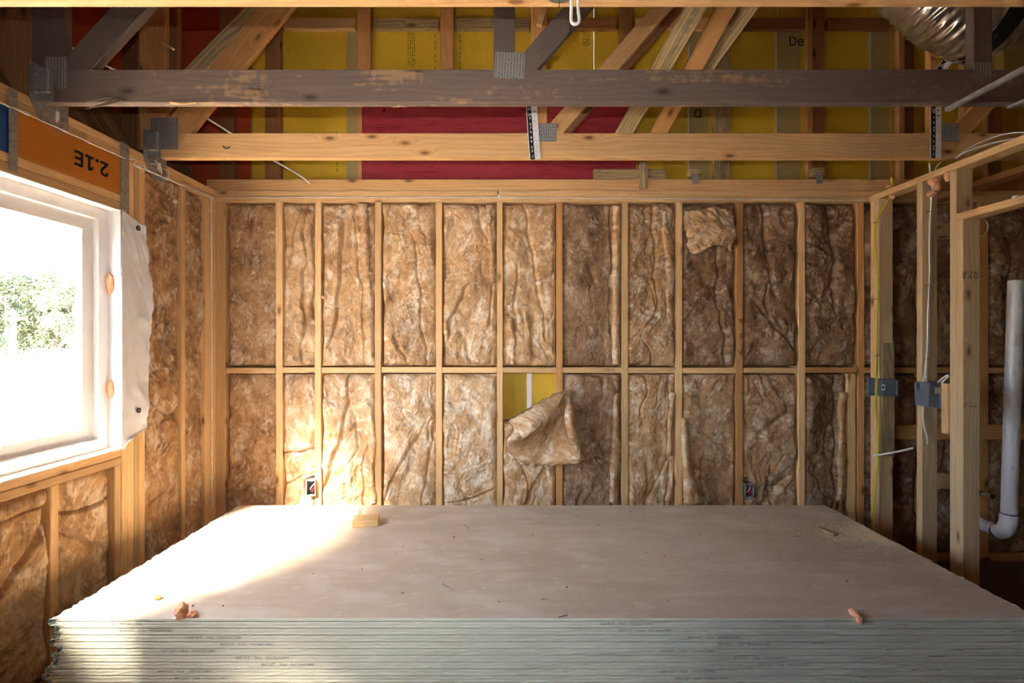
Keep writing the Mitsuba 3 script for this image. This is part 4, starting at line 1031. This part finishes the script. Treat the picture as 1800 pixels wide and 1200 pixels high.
def gang(px0, px1, py0, py1, d, lab, n, depth):
    k = thing('switch_box', lab, 'electrical box', 'grey boxes on the partition')
    a, b = P(px0, py1, d), P(px1, py0, d)
    return k, a[0], b[0], a[2], b[2]
k, x0, x1, z0, z1 = gang(1542, 1569, 693, 668, 3.03, 'blue-grey single switch box on the yellow-cabled partition stud', 1, .07)
put('box_body', cat(rbox(x0, x1 - .012, 2.985, 3.068, z0 + .004, z1 - .003, .003), rbox(x1 - .013, x1, 2.982, 3.05, z0, z1, .002), rbox(x0 + .02, x1 - .02, 3.0, 3.06, z1 - .004, z1 + .006, .002), rbox(x0 + .03, x1 - .01, 3.0, 3.06, z0 - .005, z0 + .005, .002)), M['box_plastic'], k)
put('bracket', rbox(P(1531, 0, 3.03)[0], x0 + .01, 3.055, 3.068, z0 + .010, z1 - .008, .002), M['box_plastic'], k)
put('sticker', box(P(1550, 0, 2.984)[0], P(1555.5, 0, 2.984)[0], 2.9835, 2.985, P(0, 686, 2.984)[2], P(0, 675, 2.984)[2]), M['label_white'], k, label='small white sticker')
put('sticker_mark', box(P(1551, 0, 2.983)[0], P(1554, 0, 2.983)[0], 2.9829, 2.9834, P(0, 683, 2.984)[2], P(0, 678, 2.984)[2]), M['black_ink'], k)
k, x0, x1, z0, z1 = gang(1616, 1653, 708, 674, 2.72, 'grey multi-gang switch box with metal brackets between two partition studs', 3, .07)
put('box_body', cat(rbox(x0, x1, 2.66, 2.755, z0 + .005, z1 - .012, .003), rbox(x0 + .06, x1 + .01, 2.64, 2.70, z0 - .010, z1 - .02, .003)), M['box_plastic'], k)
for j in range(5):
    xx = x0 + .01 + j * .022
    put('knockout_tab', rbox(xx, xx + .010, 2.655, 2.70, z0 - .004 - .003 * j, z0 + .008 - .003 * j, .001), M['box_inside'], k)
    if j > 1: put('knockout_tab', rbox(xx, xx + .012, 2.70, 2.74, z1 - .014, z1 + .006 + .006 * (j % 2), .001), M['box_inside'], k)
put('bracket', rbox(P(1608, 0, 2.72)[0], P(1624, 0, 2.72)[0], 2.716, 2.719, P(0, 684, 2.72)[2], P(0, 673, 2.72)[2], .0008), M['steel_dull'], k, label='metal bracket')
put('bracket', rbox(P(1637, 0, 2.655)[0], P(1657, 0, 2.655)[0], 2.63, 2.633, P(0, 691, 2.655)[2], P(0, 680, 2.655)[2], .0008), M['steel_dull'], k, label='metal bracket')

def cable(pts, r, mm, lab, n=60, g=None, cat_='cable'):
    put('cable', tube(pts, r, 7, n), M[mm], smooth=True, label=lab, cat=cat_, group=g)
cable([P(1567, 312, 3.05), P(1566, 342, 3.04), P(1562, 350, 3.03), P(1546, 378, 3.05), P(1538.5, 400, 3.06), P(1540, 450, 3.066), P(1543, 520, 3.066), P(1541, 580, 3.066), P(1541, 650, 3.05), P(1541, 680, 2.978), P(1540, 720, 3.05), P(1544, 760, 3.066), P(1544, 790, 3.066), P(1541, 840, 3.066), P(1534, 900, 3.066), P(1532, 940, 3.06)], .0062, 'cable_yellow', 'yellow cable stapled down the end stud of the partition', 160)
cable([P(1640, 330, 2.74), P(1637, 360, 2.745), P(1634, 420, 2.745), P(1634, 490, 2.745), P(1631, 560, 2.745), P(1628, 640, 2.745), P(1624, 668, 2.735), P(1623, 676, 2.72)], .0055, 'cable_white', 'white cable down the second partition stud into the multi-gang box', 90)
cable([P(1642, 330, 2.75), P(1638, 372, 2.75), P(1636.5, 430, 2.75), P(1636, 500, 2.75), P(1633, 570, 2.75), P(1630, 636, 2.75), P(1628, 660, 2.74), P(1630, 676, 2.71)], .0050, 'cable_white', 'white cable just right of its twin on the second partition stud', 90)
cable([P(1627, 703, 2.70), P(1623, 716, 2.70), P(1622.5, 735, 2.70), P(1626, 755, 2.70), P(1630.5, 774, 2.70), P(1629, 781, 2.70)], .0050, 'cable_white', 'short white cable tail hanging below the multi-gang box', 40)
cable([P(1645, 678, 2.69), P(1655, 666, 2.66), P(1667, 658, 2.64)], .005, 'cable_white', 'short white cable bridging from the multi-gang box to the door stud, upper', 20)
cable([P(1652, 680, 2.67), P(1660, 668, 2.65), P(1668, 661, 2.64)], .005, 'cable_white', 'short white cable bridging from the multi-gang box to the door stud, lower', 20)
cable([P(1535, 801, 3.04), P(1570, 795, 2.96), P(1604, 787, 2.80)], .0062, 'cable_white', 'white cable running sideways between the first two partition studs', 20)
cable([P(1724, 383, 2.56), P(1734, 389, 2.56), P(1736, 402, 2.56), P(1731, 411, 2.56), P(1722, 415, 2.56)], .004, 'cable_white', 'white cable loop under the door header', 30)
cable([P(1680, 279, 2.55), P(1700, 262, 2.5), P(1735, 245, 2.45), P(1765, 236, 2.4), P(1805, 233, 2.35)], .0035, 'cable_white', 'thin grey cable arching above the partition plate, upper', 40)
cable([P(1683, 277, 2.55), P(1700, 266, 2.5), P(1735, 254, 2.45), P(1770, 246, 2.4), P(1805, 243, 2.35)], .0035, 'cable_white', 'thin grey cable arching above the partition plate, lower', 40)
cable([P(1634, 287, 2.74), P(1635, 300, 2.74), P(1639, 330, 2.745)], .005, 'cable_white', 'white cable entering the partition plate from above', 14)
cable([P(1655, 284, 2.70), P(1648, 291, 2.72), P(1644, 300, 2.745)], .004, 'cable_white', 'second white cable entering the partition plate from above', 14)
cable([P(10, 15, 2.12), P(200, 122, 2.36), P(328, 187, 2.70), P(415, 240, 2.86), P(490, 287, 3.03), P(520, 304, 3.10), P(545, 322, 3.17)], .0058, 'cable_white', 'taut white cable slanting down behind the trusses from the top left', 60)
# staples
for px_, py_, d, lab in ((1540, 391, 3.055, 'staple high on the yellow cable'), (1540, 525, 3.06, 'staple on the middle of the yellow cable'), (1542, 625, 3.06, 'staple low on the yellow cable'), (1634, 372, 2.735, 'staple high on the paired white cables'), (1631, 501, 2.735, 'staple in the middle of the paired white cables'), (1629, 632, 2.735, 'staple low on the paired white cables')):
    q = P(px_, py_, d)
    put('staple', tube([q + [-.011, .008, -.002], q + [-.011, -.002, -.001], q + [.011, -.002, .003], q + [.011, .008, .004]], .0013, 5), M['cable_black'], label=lab, cat='staple', group='cable staples on the partition')
# orange foam at the plate holes
def blob(px_, py_, d, r, seed, lab):
    put('foam_blob', lump(P(px_, py_, d), r, seed, .4, 1.7), M['foam'], smooth=True, label=lab, cat='spray foam', group='foam around the plate holes')
blob(1569, 344, 3.02, (.022, .02, .022), 31, 'orange foam blob where the yellow cable passes the plate')
fk = thing('foam_blob', 'long orange foam drip around the white cables under the partition plate', 'spray foam', 'foam around the plate holes')
put('drip', cat(lump(P(1642, 318, 2.71), (.028, .022, .026), 32, .3), lump(P(1647, 330, 2.70), (.018, .018, .032), 33, .3), lump(P(1640, 340, 2.70), (.022, .02, .016), 34, .3), lump(P(1633, 341, 2.71), (.012, .012, .018), 35, .3)), M['foam'], fk, smooth=True)
blob(1666, 310, 2.602, (.014, .016, .030), 36, 'orange foam blob at the top of the door stud')
blob(1564, 329, 3.06, (.020, .02, .012), 37, 'small orange foam blob on top of the partition plate')
put('foam_blob', lump(P(568, 522, 3.165), (.010, .008, .010), 38), M['foam'], smooth=True, label='tiny orange foam spot on the batt of the third bay', cat='spray foam')
put('sealant_drop', lump(P(1785, 346, 2.22), (.012, .012, .008), 39), M['caulk'], smooth=True, label='white sealant blob on top of the door header', cat='sealant')
# handwriting on studs, stamps
put('stud_writing', cat(text_on('9', .03, (wx(1298), D - .0035, wz(568)), (1, 0, 0), (0, 0, 1), .0006), text_on('2', .03, (wx(1298), D - .0035, wz(594)), (1, 0, 0), (0, 0, 1), .0006), text_on('V', .034, (wx(1298), D - .0035, wz(624)), (1, 0, .25), (-.25, 0, 1), .0006)), M['black_ink'], WB, label='black handwritten marks on a stud')
put('blocking_writing', text_on('71232', .018, (wx(1060), D - .0012, wz(652.5)), (1, 0, 0), (0, 0, 1), .0006), M['stamp_ink'], WB, label='faint pencilled figures on the blocking')
dots = []
r = np.random.default_rng(12)
for gx_ in range(3):
    for a_ in range(4):
        for b_ in range(6):
            if r.random() < .6:
                q = P(1693.5 + gx_ * 10 + a_ * 2, 478 + b_ * 2.2, 2.508)
                dots.append(box(q[0] - .0022, q[0] + .0022, 2.5098, 2.5104, q[2] - .0022, q[2] + .0022))
put('grade_stamp', cat(*dots), M['black_ink'], WP, label='dotted black grade stamp')
dots = []
for a_ in range(12):
    for b_ in range(3):
        if r.random() < .6:
            q = P(1694 + a_ * 2, 708 + b_ * 3, 2.508); dots.append(box(q[0] - .0022, q[0] + .0022, 2.5098, 2.5104, q[2] - .0022, q[2] + .0022))
put('grade_stamp', cat(*dots), M['ink'], WP, label='faint grade stamp')

# ---- insulation depth rulers hung on the light truss
def strip_mesh(path, w, side, y_th=.0012, u0=0.0, u1=1.0):
    """A flat band along a path of points in the x-z plane."""
    pts = np.asarray(path, float); t = np.gradient(pts, axis=0); t /= np.linalg.norm(t, axis=1, keepdims=True)
    nrm = np.stack([t[:, 2], np.zeros(len(t)), -t[:, 0]], -1)
    a, b = pts + nrm * w * (u0 - .5), pts + nrm * w * (u1 - .5)
    n = len(pts)
    V = np.concatenate([a, b, a + [0, y_th, 0], b + [0, y_th, 0]])
    Fc = []
    for i in range(n - 1):
        for (p, q, s) in ((0, n, 1), (2 * n, 3 * n, -1)):
            f = [(p + i, q + i, q + i + 1), (p + i, q + i + 1, p + i + 1)]
            Fc += f if s > 0 else [x[::-1] for x in f]
        Fc += [(i, i + 1, 2 * n + i + 1), (i, 2 * n + i + 1, 2 * n + i), (n + i, 3 * n + i + 1, n + i + 1), (n + i, 3 * n + i, 3 * n + i + 1)]
    return V, np.array(Fc), pts, nrm, t
def ruler(path, w, lab, red_at):
    t_ = np.concatenate([[0], np.cumsum(np.linalg.norm(np.diff(path, axis=0), axis=1))])
    pth = CubicSpline(t_, np.asarray(path))(np.linspace(0, t_[-1], 40))
    k = thing('depth_ruler', lab, 'paper ruler', 'insulation depth rulers on the light truss')
    V, Fc, pts, nrm, t = strip_mesh(pth, w, 1)
    put('card', (V, Fc), M['label_white'], k)
    o = np.array([0, -.0008, 0])
    V, Fc, *_ = strip_mesh(pth + o, w, 1, .0006, .06, .47); put('number_strip', (V, Fc), M['label_black'], k, label='black strip with white figures')
    L = t_[-1]; num = 1; s = .018
    while s < L - .02:
        j = int(s / L * 39)
        tx = str(num)
        m = meshkit.text_mesh(tx, .012, .0006, True); wd = m.bounds[1][0] - m.bounds[0][0]
        rt, upv = nrm[j], t[j]
        M4 = np.eye(4); M4[:3, 0] = rt; M4[:3, 1] = upv; M4[:3, 2] = np.cross(rt, upv); M4[:3, 3] = pts[j] + rt * (w * (.27 - .5) - wd / 2) + o * 1.9
        m.apply_transform(M4); put('figure', m, M['label_white'], k)
        num += 1; s += .0254
    for f in red_at:
        j = int(f * 39); q = pts[j] + o
        put('red_mark', box(q[0] + .004, q[0] + .022, q[1] - .0006, q[1], q[2] - .003, q[2] + .003), M['label_red'], k)
    for f in np.linspace(.06, .94, 14):
        j = int(f * 39); q = pts[j] + o + nrm[j] * w * .02
        put('print_line', box(q[0] + .002, q[0] + .020, q[1] - .0004, q[1], q[2] - .0006, q[2] + .0006), M['ink'], k)
R1 = [P(941, 280, Y3 - .006), P(938.5, 250, Y3 - .006), P(936, 215, Y3 - .008), P(934.5, 185, Y3 - .008), P(934, 150, Y3 - .008)]
ruler(R1, .060, 'black and white depth ruler on the centre of the light truss', (.66, .74))
R2 = [P(1644.5, 278, Y3 - .006), P(1645, 240, Y3 - .006), P(1645, 200, Y3 - .008), P(1646, 160, Y3 - .008), P(1652, 130, Y3 - .010), P(1662, 112, Y3 - .03), P(1682, 97, Y3 - .06)]
ruler(R2, .060, 'black and white depth ruler curling over at the right of the light truss', (.47, .42, .82))

# ---- loop of flat white cable and ceiling plate hanging from the nearest truss
k = thing('cable_loop', 'white cable loop hanging from a round grey plate on the nearest truss', 'cable')
c = P(1010, 0, 1.37)
put('loop', tube([P(1005, -40, 1.375), P(1004, 0, 1.372), P(1004, 25, 1.37), P(1008, 42, 1.37), P(1014, 42, 1.37), P(1017, 25, 1.372), P(1016, 0, 1.374), P(1014, -40, 1.375)], .0048, 8, 50), M['cable_white'], k, smooth=True)
pl = trimesh.creation.cylinder(.048, .008, sections=32); pl.apply_translation((.138, 1.349, PL2 - .004)); put('ceiling_plate', pl, M['steel_dull'], k)
put('hook', tube([P(983, 0, 1.385), P(983, 15, 1.385)], .0012, 6), M['cable_black'], k)

# ---- flexible foil duct, its black wrap, and metal channels at the top right
k = thing('flexible_duct', 'crinkled silver foil duct behind the grey truss at the top right', 'duct')
path = np.array([P(1570, -110, 2.42), P(1625, -40, 2.40), P(1690, 16, 2.40), P(1770, 38, 2.42), P(1880, 30, 2.45), P(1990, 0, 2.5)])
nn = 260
tq = np.linspace(0, 1, len(path)); pth = CubicSpline(tq, path)(np.linspace(0, 1, nn))
dm = tube(pth, .195, 96)
v = dm.vertices.copy(); cen = np.repeat(pth, 96, axis=0)
body = v[:-2]; dirv = body - cen; rr = np.linalg.norm(dirv, axis=1, keepdims=True); dirv /= rr
arc = np.repeat(np.linspace(0, 1.75, nn), 96)
ang = np.tile(np.arange(96), nn) / 96 * 2 * math.pi
pt3 = np.stack([arc * 22, np.cos(ang) * 2.2, np.sin(ang) * 2.2], -1)
disp = .020 * (meshkit.fbm(pt3 * 1.0, 3, 3) - .5) + .012 * np.abs(2 * meshkit.noise(pt3 * np.array([2.2, 1.4, 1.4]), 5) - 1) + .003 * np.sin(arc * 125 + 1.5 * np.cos(ang))
v[:-2] = body + dirv * disp[:, None]
put('foil_sleeve', trimesh.Trimesh(v, dm.faces, process=False), M['foil'], k, smooth=True)
put('black_band', tube([P(1716, 22, 2.40), P(1745, 28, 2.40)], .212, 40), M['black_wrap'], k, smooth=30)
put('duct_boot', lump(P(1790, 85, 2.5), (.16, .14, .07), 44, .25, 1.5, 4), M['black_wrap'], smooth=True, label='black wrapped duct boot below the foil duct at the right edge', cat='duct')
k = thing('metal_channel', 'long thin metal channel under the trusses at the top right', 'metal channel', 'metal channels under the trusses')
xr = P(1676, 0, 2.0)[0]
put('channel', cat(box(xr - .008, xr + .008, 1.1, 2.03, PL2 - .024, PL2 - .022), box(xr - .0095, xr - .008, 1.1, 2.03, PL2 - .024, PL2 - .006), box(xr + .008, xr + .0095, 1.1, 2.03, PL2 - .024, PL2 - .006)), M['galvanised'], k)
put('channel_lip', box(xr - .006, xr - .004, 1.1, 2.02, PL2 - .030, PL2 - .024), M['steel_dull'], k)
k = thing('metal_channel', 'second metal channel further right under the grey truss', 'metal channel', 'metal channels under the trusses')
xr2 = P(1787, 0, 2.0)[0]
put('channel', cat(box(xr2 - .008, xr2 + .008, 1.1, 2.03, PL2 - .012, PL2 - .010), box(xr2 - .0095, xr2 - .008, 1.1, 2.03, PL2 - .012, PL2), box(xr2 + .008, xr2 + .0095, 1.1, 2.03, PL2 - .012, PL2)), M['galvanised'], k)
put('fixture_housing', cat(rbox(P(1748, 0, 2.1)[0], 2.75, 2.06, 2.10, P(0, 140, 2.1)[2], P(0, 96, 2.1)[2]), rbox(P(1748, 0, 2.1)[0], 2.75, 2.10, 2.40, P(0, 100, 2.1)[2], P(0, 96, 2.1)[2])), M['olive_metal'], label='olive metal housing behind the channels at the top right edge', cat='metal housing')

# ---- plumbing beyond the partition
k = thing('drain_pipe', 'white plastic drain pipe with purple primed elbow beyond the partition', 'pipe')
dp = 2.80
pt, pb = P(1786, 493, dp), P(1773.5, 905, dp)
put('riser', cat(tube([pt, pb], .0371, 32)), M['pvc'], k, smooth=40)
el = [pb + [0, 0, .01], pb, P(1771.5, 922, dp), P(1765, 932, dp + .02), P(1755, 934, dp + .05)]
put('elbow', tube(el, .0424, 28, 24), M['pvc'], k, smooth=40)
put('branch', tube([P(1758, 933, dp + .04), P(1728, 922, dp + .14), P(1700, 908, dp + .24)], .0350, 28), M['pvc'], k, smooth=40)
put('primer_ring', tube([P(1755.5, 933, dp + .050), P(1753.0, 932.3, dp + .062)], .0432, 28), M['purple_primer'], k, smooth=40, label='purple primer ring')
put('primer_ring', tube([pb + [0, 0, .006], pb + [0, 0, .013]], .0430, 28), M['purple_primer'], k, smooth=40, label='purple primer ring')
marks_ = [box(pt[0] + .012 + (pb[0] - pt[0]) * f, pt[0] + .020 + (pb[0] - pt[0]) * f, dp - .0360, dp - .0330, pt[2] + (pb[2] - pt[2]) * f - .006, pt[2] + (pb[2] - pt[2]) * f) for f in np.linspace(.03, .16, 12)]
put('pipe_print', cat(*marks_), M['ink'], k, label='small printed marks up the pipe')
k = thing('pipe_stub', 'short grey water pipe stub with black ends behind the door stud', 'pipe')
put('stub', tube([P(1712, 865, 2.66), P(1744, 872, 2.58)], .010, 14), M['pole_grey'], k, smooth=40)
put('collar', tube([P(1721, 866.5, 2.64), P(1726, 867.5, 2.625)], .0135, 14), M['cable_black'], k, smooth=40)
put('collar', tube([P(1743, 871.8, 2.583), P(1747, 872.8, 2.573)], .0125, 14), M['cable_black'], k, smooth=40)

# ================================================================== outside the window
GZ = -0.45
put('ground_outside', box(-160, -2.2, -40, 160, GZ - .2, GZ), M['ground'], label='bright bare ground outside the window', kind='structure')
def tree(px_, d, h, rw, seed, lab, mm, trunk=True, lean=0.0, base=0.22, n=4800, leaf=.50):
    k = thing('tree', lab, 'tree', 'trees beyond the lot')
    b = P(px_, 0, d); b[2] = GZ
    r = np.random.default_rng(seed)
    top = b + [lean, 0, h]
    put('trunk', tube([b, (b + top) / 2 + [lean * .2, 0, 0], b + (top - b) * .93], .16 + .012 * h, 7, 12, np.linspace(1, .25, 12)), M['bark'], k, smooth=True)
    cl = []
    nc = 26
    cs = []
    for _ in range(nc):
        f = base + (1 - base) * r.random() ** .8
        wd = rw * (1.05 - .75 * abs(f - .55) / .55)
        a = r.uniform(0, 2 * math.pi); rad = wd * math.sqrt(r.random())
        cs.append((b + (top - b) * f + [rad * math.cos(a), rad * math.sin(a), 0], rw * r.uniform(.22, .42)))
    V = []
    for _ in range(n):
        c, s = cs[r.integers(nc)]
        q = c + r.normal(size=3) * s * .6 * [1, 1, .75]
        e1 = r.normal(size=3); e1 /= np.linalg.norm(e1); e2 = np.cross(e1, r.normal(size=3)); e2 /= np.linalg.norm(e2)
        L = leaf * r.uniform(.6, 1.3)
        V += [q - e1 * L * .5, q + e2 * L * .28, q + e1 * L * .5]
    V = np.array(V); Fc = np.arange(len(V)).reshape(-1, 3)
    put('crown', (V, Fc), M[mm], k)
    if not trunk: pass
ts = [(-70, 46, 8.5, 2.6, 'tall leafy tree at the left edge of the window view', 'leaf'), (-25, 50, 8.6, 2.8, 'full green tree behind the pole', 'leaf_pale'), (15, 44, 7.4, 2.2, 'green tree right behind the pole', 'leaf'),
      (42, 47, 8.2, 2.4, 'tree with thin pale trunk right of the pole', 'leaf_deep'), (68, 50, 9.0, 2.6, 'tallest pale green tree in the middle of the window view', 'leaf_pale'), (92, 46, 8.0, 2.3, 'green tree behind the goal frame', 'leaf'),
      (112, 48, 8.3, 2.4, 'tree with leaning trunk near the sash', 'leaf_deep'), (135, 45, 7.8, 2.4, 'pale tree next to the window sash', 'leaf_pale'), (165, 48, 8.6, 2.6, 'tree hidden mostly by the window sash', 'leaf')]
for i, (px_, d, h, rw, lab, mm) in enumerate(ts):
    tree(px_, d, h, rw, 300 + i, lab, mm, lean=rng.uniform(-.6, .8), base=.12)
for i, px_ in enumerate((-20, 8, 48, 80, 108, 132, 150)):
    b = P(px_, 0, 42.5); r = np.random.default_rng(700 + i)
    V = []
    for _ in range(500):
        q = np.array([b[0], b[1], GZ]) + [r.normal() * .8, r.normal() * .6, abs(r.normal()) * .55]
        e1 = r.normal(size=3); e1 /= np.linalg.norm(e1); e2 = np.cross(e1, r.normal(size=3)); e2 /= np.linalg.norm(e2)
        V += [q - e1 * .14, q + e2 * .09, q + e1 * .14]
    put('bush', (np.array(V), np.arange(len(V)).reshape(-1, 3)), M['leaf_pale'], label=f'low pale bush in the row under the trees, {ORD[i]} from the left', cat='bush', group='bushes under the trees')
k = thing('utility_pole', 'grey metal post on the bare ground in the window view', 'pole')
b = P(22, 0, 10.2); b[2] = GZ
put('shaft', tube([b, [b[0], b[1], CZ + (597 - 578) * 10.2 / F]], .055, 14), M['pole_grey'], k, smooth=40)
k = thing('power_pole', 'distant wooden power pole with crossarm left of the trees', 'pole')
b = P(24, 0, 36.0); b[2] = GZ
zt = CZ + (597 - 545) * 36 / F
put('mast', tube([b, [b[0], b[1], zt]], .16, 10), M['bark'], k, smooth=40)
put('crossarm', rbox(b[0] - .70, b[0] + .70, b[1] - .1, b[1] + .1, zt - .75, zt - .55, .02), M['bark'], k)
put('brace', tube([[b[0] - .6, b[1] - .1, zt - .65], [b[0], b[1] - .1, zt - 1.9]], .05, 6), M['bark'], k)
put('wire', tube([[b[0], b[1], zt - .1], [b[0] - 1.6, b[1] - .5, zt + 1.6]], .05, 6), M['bark'], k)
k = thing('goal_frame', 'small green goal frame in front of the trees', 'goal')
gl, gr, gt = P(70, 0, 41), P(98, 0, 41), CZ + (597 - 624) * 41 / F
put('post', tube([[gl[0], 41, GZ], [gl[0], 41, gt]], .06, 8), M['goal_paint'], k, smooth=40)
put('post', tube([[gr[0], 41, GZ], [gr[0], 41, gt]], .06, 8), M['goal_paint'], k, smooth=40)
put('crossbar', tube([[gl[0], 41, gt], [gr[0], 41, gt]], .06, 8), M['goal_paint'], k, smooth=40)
# scraps of torn tape on the floor left of the stack
for i, (px_, py_) in enumerate(((30, 1188), (55, 1178), (78, 1165), (88, 1190))):
    q = np.array([SX0 - .06 - .03 * i, 1.72 - .03 * i, .02])
    put('tape_scrap', lump(q + [0, 0, .02], (.03, .025, .012), 80 + i, .6, 2.5), M['end_tape'], smooth=True, label=['nearest the stack', 'second from the stack', 'third from the stack', 'farthest from the stack'][i] + ' of the crumpled tape scraps on the floor', cat='scrap', group='tape scraps on the floor')
